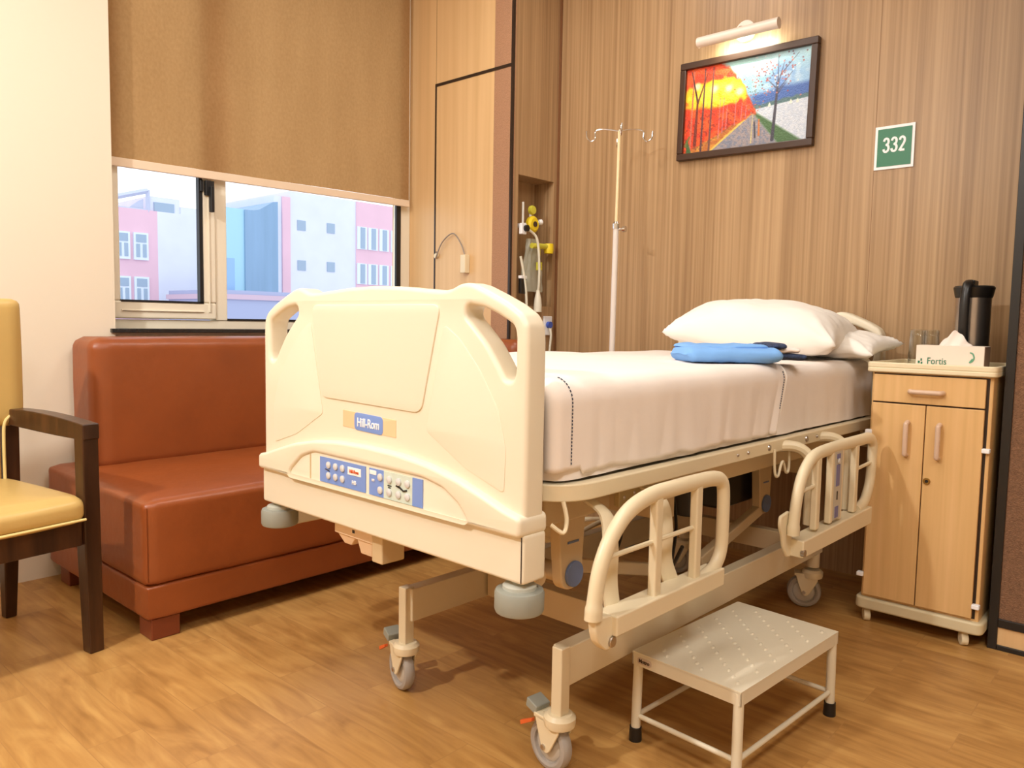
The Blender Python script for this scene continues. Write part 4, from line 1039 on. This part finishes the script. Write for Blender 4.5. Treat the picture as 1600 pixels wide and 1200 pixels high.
# local: x right, y towards the back
def post(pts, w0, name='leg'):
    b = MB()
    rings = []
    for (x, y, z, w) in pts: rings.append([(x-w, y-w, z), (x+w, y-w, z), (x+w, y+w, z), (x-w, y+w, z)])
    for A, B in zip(rings, rings[1:]): b.hexa(A, B)
    bmesh.ops.remove_doubles(b.bm, verts=b.bm.verts, dist=.0001)
    return b.build(name, M_dkwood, ch, bevel=.004)
post([(.006, .005, 0, .021), (.0, .004, .3, .024), (-.004, -.002, .66, .0235)], 0)
post([(-.58, .005, 0, .021), (-.574, .004, .3, .024), (-.57, -.002, .66, .0235)], 0)
for x in (0, -.574):
    post([(x-.006, .49, 0, .017), (x-.008, .475, .24, .023), (x-.01, .452, .42, .024), (x-.01, .44, .70, .022)], 0)
def armrest(x):
    n = 16; b = MB(); rings = []
    for k in range(n+1):
        t_ = k/n; y = -.028+t_*.49; zt = .688+.012*math.sin(t_*2.2)-.002; zb = zt-.046-.004*math.sin(t_*PI)*2
        zt += .010*t_*(1-t_)*2
        w = .0245
        rings.append([(x-w, y, zb), (x+w, y, zb), (x+w, y, zt), (x-w, y, zt)])
    for A, B in zip(rings, rings[1:]): b.hexa(A, B)
    bmesh.ops.remove_doubles(b.bm, verts=b.bm.verts, dist=.0001)
    b.build('armrest', M_dkwood, ch, bevel=.004)
armrest(-.003); armrest(-.572)
MB().box(-.55, -.025, -.008, .016, .33, .405).box(-.016, .008, .02, .44, .335, .40).box(-.585, -.561, .02, .44, .335, .40).box(-.55, -.02, .44, .46, .335, .40).build('seat_rail', M_dkwood, ch, bevel=.003)
pad(-.562, -.018, -.03, .43, .400, .478, (0, .012, .014), name='seat_cushion', r=.03, n=26, parent=ch, m=M_mustard, wr=.001)
pad(-.60, .022, .40, .465, .645, 1.047, (.004, .012, .0), name='backrest', r=.022, n=26, parent=ch, m=M_mustard)
pad(-.53, -.045, .405, .455, .46, .68, (0, .006, 0), name='backrest', r=.02, n=16, parent=ch, m=M_mustard)
MB().tube(smoothpts([(-.045, .398, .46), (-.045, .398, .60), (-.04, .397, .66), (-.015, .397, .685)], 6, False), .005, 8).build('piping', M_piping, ch)
MB().tube([(-.55, -.034, .412), (-.3, -.042, .412), (-.028, -.034, .412)], .004, 8).build('piping', M_piping, ch)

# ------------------------------------------------------------------ medical fittings in the niche
YN = YC
of = empty('oxygen_flowmeter', (3.034, YN+.02, 1.5), 0, 'yellow round oxygen flowmeter knobs at the top of the niche', 'flowmeter')
MY = Matrix.Rotation(PI/2, 4, 'X')
MB().lathe([(0, 0), (.038, 0), (.042, .006), (.042, .02), (.03, .03), (.014, .03), (.014, .024), (0, .024)], n=28, M=Matrix.Translation((0, 0, 0)) @ MY).build('valve_knob', M_yellow, of)
MB().cyl((0, -.024, 0), (0, -.034, 0), .014, 16).build('knob_centre', M_txtdark, of)
MB().lathe([(0, 0), (.022, 0), (.024, .01), (.02, .02), (0, .022)], n=20, M=Matrix.Translation((0, 0, .072)) @ MY).build('small_knob', M_yellow2, of)
MB().cyl((0, 0, .03), (0, 0, .075), .008).cyl((0, 0, 0), (.065, -.01, .018), .007).cyl((.055, -.008, .015), (.072, -.012, .02), .014).cyl((0, 0, 0), (0, .11, 0), .012).build('valve_body', M_bright, of)
fv = empty('humidifier_valve', (3.1, YN-.012, 1.39), 0, 'lower yellow valve fittings hanging in front of the clear bag', 'valve')
MB().cyl((-.09, 0, .0), (.04, 0, .005), .014, 16).build('valve_body', M_yellow2, fv)
MB().lathe([(0, -.02), (.024, -.02), (.027, .0), (.024, .03), (0, .03)], (.045, 0, -.01), 20).build('valve_cap', M_yellow, fv)
MB().lathe([(0, -.02), (.016, -.02), (.016, .02), (0, .02)], (-.03, 0, -.10), 16).cyl((-.03, 0, -.01), (-.03, 0, -.1), .006).build('drip_cap', M_yellow2, fv)
bgm = MB()
def bagf(a, b):
    th = a*2*PI; z = 1.43-.27*b
    w = .075*(.45+.65*min(1, b*1.6)); 
    return (3.06+w*math.cos(th)+.006*N3(th*2, z*20, 1), YN+.03+.016*math.sin(th)+.01*N3(math.cos(th)*4, z*14, 3), z+.012*N3(math.cos(th)*5, 2, b*2)*b)
bgm.grid(bagf, 40, 24, closeu=True)
bag = bgm.build('plastic_bag', M_bag, None); tag(bag, 'crumpled clear plastic bag hanging in the wall niche', 'bag')
tbm = MB().tube(smoothpts([(2.95, YN-.01, 1.47), (2.99, YN-.018, 1.46), (3.03, YN-.03, 1.42), (3.045, YN-.034, 1.30), (3.05, YN-.03, 1.2), (3.053, YN-.022, 1.16)], 6, False), .0065, 10)
tbm.lathe([(0, 1.17), (.008, 1.168), (.018, 1.12), (.021, 1.09), (.021, 1.055), (0, 1.055)], (3.054, YN-.022, 0), 20)
tag(tbm.build('suction_tube', M_tubing, None), 'white suction tube with wide connector hanging down across the niche', 'tube')
t2 = MB().tube(smoothpts([(2.925, YN-.012, 1.33), (2.945, YN-.016, 1.25), (2.965, YN-.018, 1.15), (2.975, YN-.018, 1.02), (2.975, YN-.02, .92), (2.97, YN-.022, .8)], 6, False), .0065, 10)
tag(t2.build('drain_tube', M_tubing, None), 'thin white tube hanging at the left side of the niche', 'tube')
rg = empty('suction_regulator', (2.94, YN+.0, 1.46), 0, 'small dark suction regulator at the left edge of the niche', 'regulator')
MB().box(-.018, .02, -.02, .0, -.02, .035).build('regulator_body', M_bright, rg, bevel=.004)
MB().cyl((.01, -.018, .01), (.01, -.035, .01), .016).build('dial', M_black, rg)
MB().cyl((0, -.01, .03), (0, -.01, .14), .006).build('stem', mat('pale_stem', rgb(210, 206, 196), .3), rg)
so = empty('wall_socket', (2.945, YN, 1.145), 0, 'small black wall fitting with white top, low at left of niche', 'socket')
MB().box(-.02, .02, -.018, 0, 0, .075).build('socket_body', M_black, so, bevel=.003)
MB().box(-.022, .022, -.02, 0, .075, .09).build('socket_cap', M_bright, so, bevel=.002)
ou = empty('power_outlet', (3.155, YN, .935), 0, 'white wall outlet with blue plug and hanging cord under the niche', 'outlet')
MB().box(-.032, .032, -.012, 0, 0, .10).build('outlet_plate', M_bright, ou, bevel=.003)
MB().cyl((-.002, -.01, .055), (-.002, -.03, .055), .017, 20).build('plug', mat('plug_blue', rgb(70, 96, 190), .4), ou)
MB().tube(smoothpts([(.0, -.022, .04), (.002, -.03, .0), (-.002, -.025, -.1), (.0, -.02, -.3), (.02, -.02, -.5)], 6, False), .006, 8).build('cord', M_tubing, ou)

# ------------------------------------------------------------------ outside
M_pink = mat('pink_render', rgb(232, 190, 204), .9, var=.04, vscale=.6)
M_pale = mat('pale_render', rgb(222, 224, 240), .9, var=.04, vscale=.8)
M_bglass = mat('blue_curtain_glass', rgb(138, 168, 198), .4, spec=.3, var=.08, vscale=.3, stretch=(6, 6, .5))
M_cyan = mat('cyan_curtain_glass', rgb(170, 212, 232), .4, spec=.3)
M_win = mat('window_blue', rgb(158, 176, 196), .5)
M_winframe = mat('window_white', rgb(226, 234, 246), .6)
def block(parent, x0, x1, y0, y1, z0, z1, m, name='wall'):
    return MB().box(x0, x1, y0, y1, z0, z1).build(name, m, parent, smooth=False)
YB_ = 43.
gr = struct(MB().box(-30, 80, 6, 120, -9.2, -9).build('floor_outside', mat('outside_ground', rgb(196, 196, 206), .9), smooth=False))
A = empty('apartment_building', (17, YB_, -9), 0, 'pink and white building with roof truss seen through the left window pane', 'building')
block(A, -6, 1.75, 0, 8, 0, 15.7, M_pink); block(A, 1.75, 5.1, 0, 8, 0, 15.7, M_pale)
MB().box(1.4, 3.1, .2, 6, 15.7, 16.5).box(3.1, 5.1, .1, 6, 15.7, 16.1).build('roof_house', M_pale, A, smooth=False)
MB().box(1.65, 2.75, .12, .25, 15.72, 16.2).build('window', M_win, A, smooth=False)
trs = MB()
trs.tube([(-2, .1, 15.7), (1.3, .1, 16.75)], .14, 4).tube([(1.3, .1, 15.6), (1.3, .1, 16.8)], .12, 4).tube([(-2, .1, 15.7), (1.3, .1, 15.7)], .07, 4).hexa([(.3, .2, 15.72), (1.1, .2, 15.72), (1.1, .3, 15.72), (.3, .3, 15.72)], [(.9, .2, 16.2), (1.1, .2, 16.3), (1.1, .3, 16.3), (.9, .3, 16.2)])
trs.build('roof_truss', mat('truss_grey', rgb(196, 200, 220), .8), A)
def bwin(parent, x0, x1, z0, z1, fancy):
    if fancy:
        f_ = MB().box(x0-.12, x1+.12, -.12, .0, z0-.15, z1+.1).build('window', M_winframe, parent, smooth=False)
        m_ = MB(); mid = (x0+x1)/2; w = (x1-x0)/2-.06; hm = z0+(z1-z0)*.62
        m_.box(x0, x1, -.16, -.1, hm+.05, z1)
        m_.box(x0, mid-.08, -.16, -.1, z0, hm-.05).box(mid+.08, x1, -.16, -.1, z0, hm-.05)
        m_.build('pane', M_win, f_, smooth=False)
    else:
        MB().box(x0, x1, -.04, .05, z0, z1).build('window', M_win, parent, smooth=False)
for z0, z1 in ((13.15, 14.35), (10.75, 12.0), (8.3, 9.6)):
    bwin(A, -.40, .12, z0, z1, True); bwin(A, .55, 1.08, z0, z1, True); bwin(A, -1.4, -.85, z0, z1, True)
Bt = empty('glass_tower', (22.0, 42.6, -9), 0, 'blue glass tower block seen through the right window pane', 'building')
MB().box(.2, 1.65, 0, 8, 0, 16.35).build('pale_strip', M_cyan, Bt, smooth=False)
MB().prism([(1.65, 0), (3.82, 0), (3.82, 17.05), (3.5, 17.0), (3.1, 16.75), (2.6, 16.45), (2.2, 16.35), (1.65, 16.33)], -8, .1, M=Matrix.Rotation(PI/2, 4, 'X')).build('dark_facade', M_bglass, Bt, smooth=False)
Cb = empty('white_office_building', (26.0, YB_, -9), 0, 'white building with small square windows and pink bands, right of glass tower', 'building')
block(Cb, -.15, .38, 0, 10, 0, 17.5, M_pale); block(Cb, .38, .95, -.08, 10, 0, 17.5, M_pink); block(Cb, .95, 5.98, 0, 10, 0, 17.9, M_pale); block(Cb, 5.98, 14, -.05, 10, 0, 17.9, M_pink)
for z0 in (15.55, 13.05, 10.6):
    bwin(Cb, 1.48, 2.08, z0, z0+.63, False); bwin(Cb, 3.68, 4.28, z0+.04, z0+.67, False)
for z0, z1 in ((14.8, 16.2), (12.45, 13.75), (10, 11.3)):
    for x in (6.2, 7.12, 8.08, 9.1):
        f_ = MB().box(x-.18, x+.62, -.14, -.04, z0-.05, z1+.05).build('window', M_winframe, Cb, smooth=False)
        MB().box(x+.08, x+.44, -.18, -.13, z0, z1).build('pane', M_win, f_, smooth=False)
Lw = empty('low_building', (18, 36, -9), 0, 'low grey violet roof in front of the glass tower', 'building')
MB().box(.4, 5.5, 0, 5, 0, 11.35).build('wall', mat('violet_render', rgb(170, 176, 206), .9), Lw, smooth=False)
MB().box(.3, 5.6, -.1, 5.1, 10.9, 11.15).build('roof_band', mat('rose_band', rgb(206, 180, 196), .9), Lw, smooth=False)
MB().box(1.0, 2.0, 1, 2, 11.35, 13.0).build('stair_box', mat('stair_blue', rgb(150, 184, 222), .9), Lw, smooth=False)
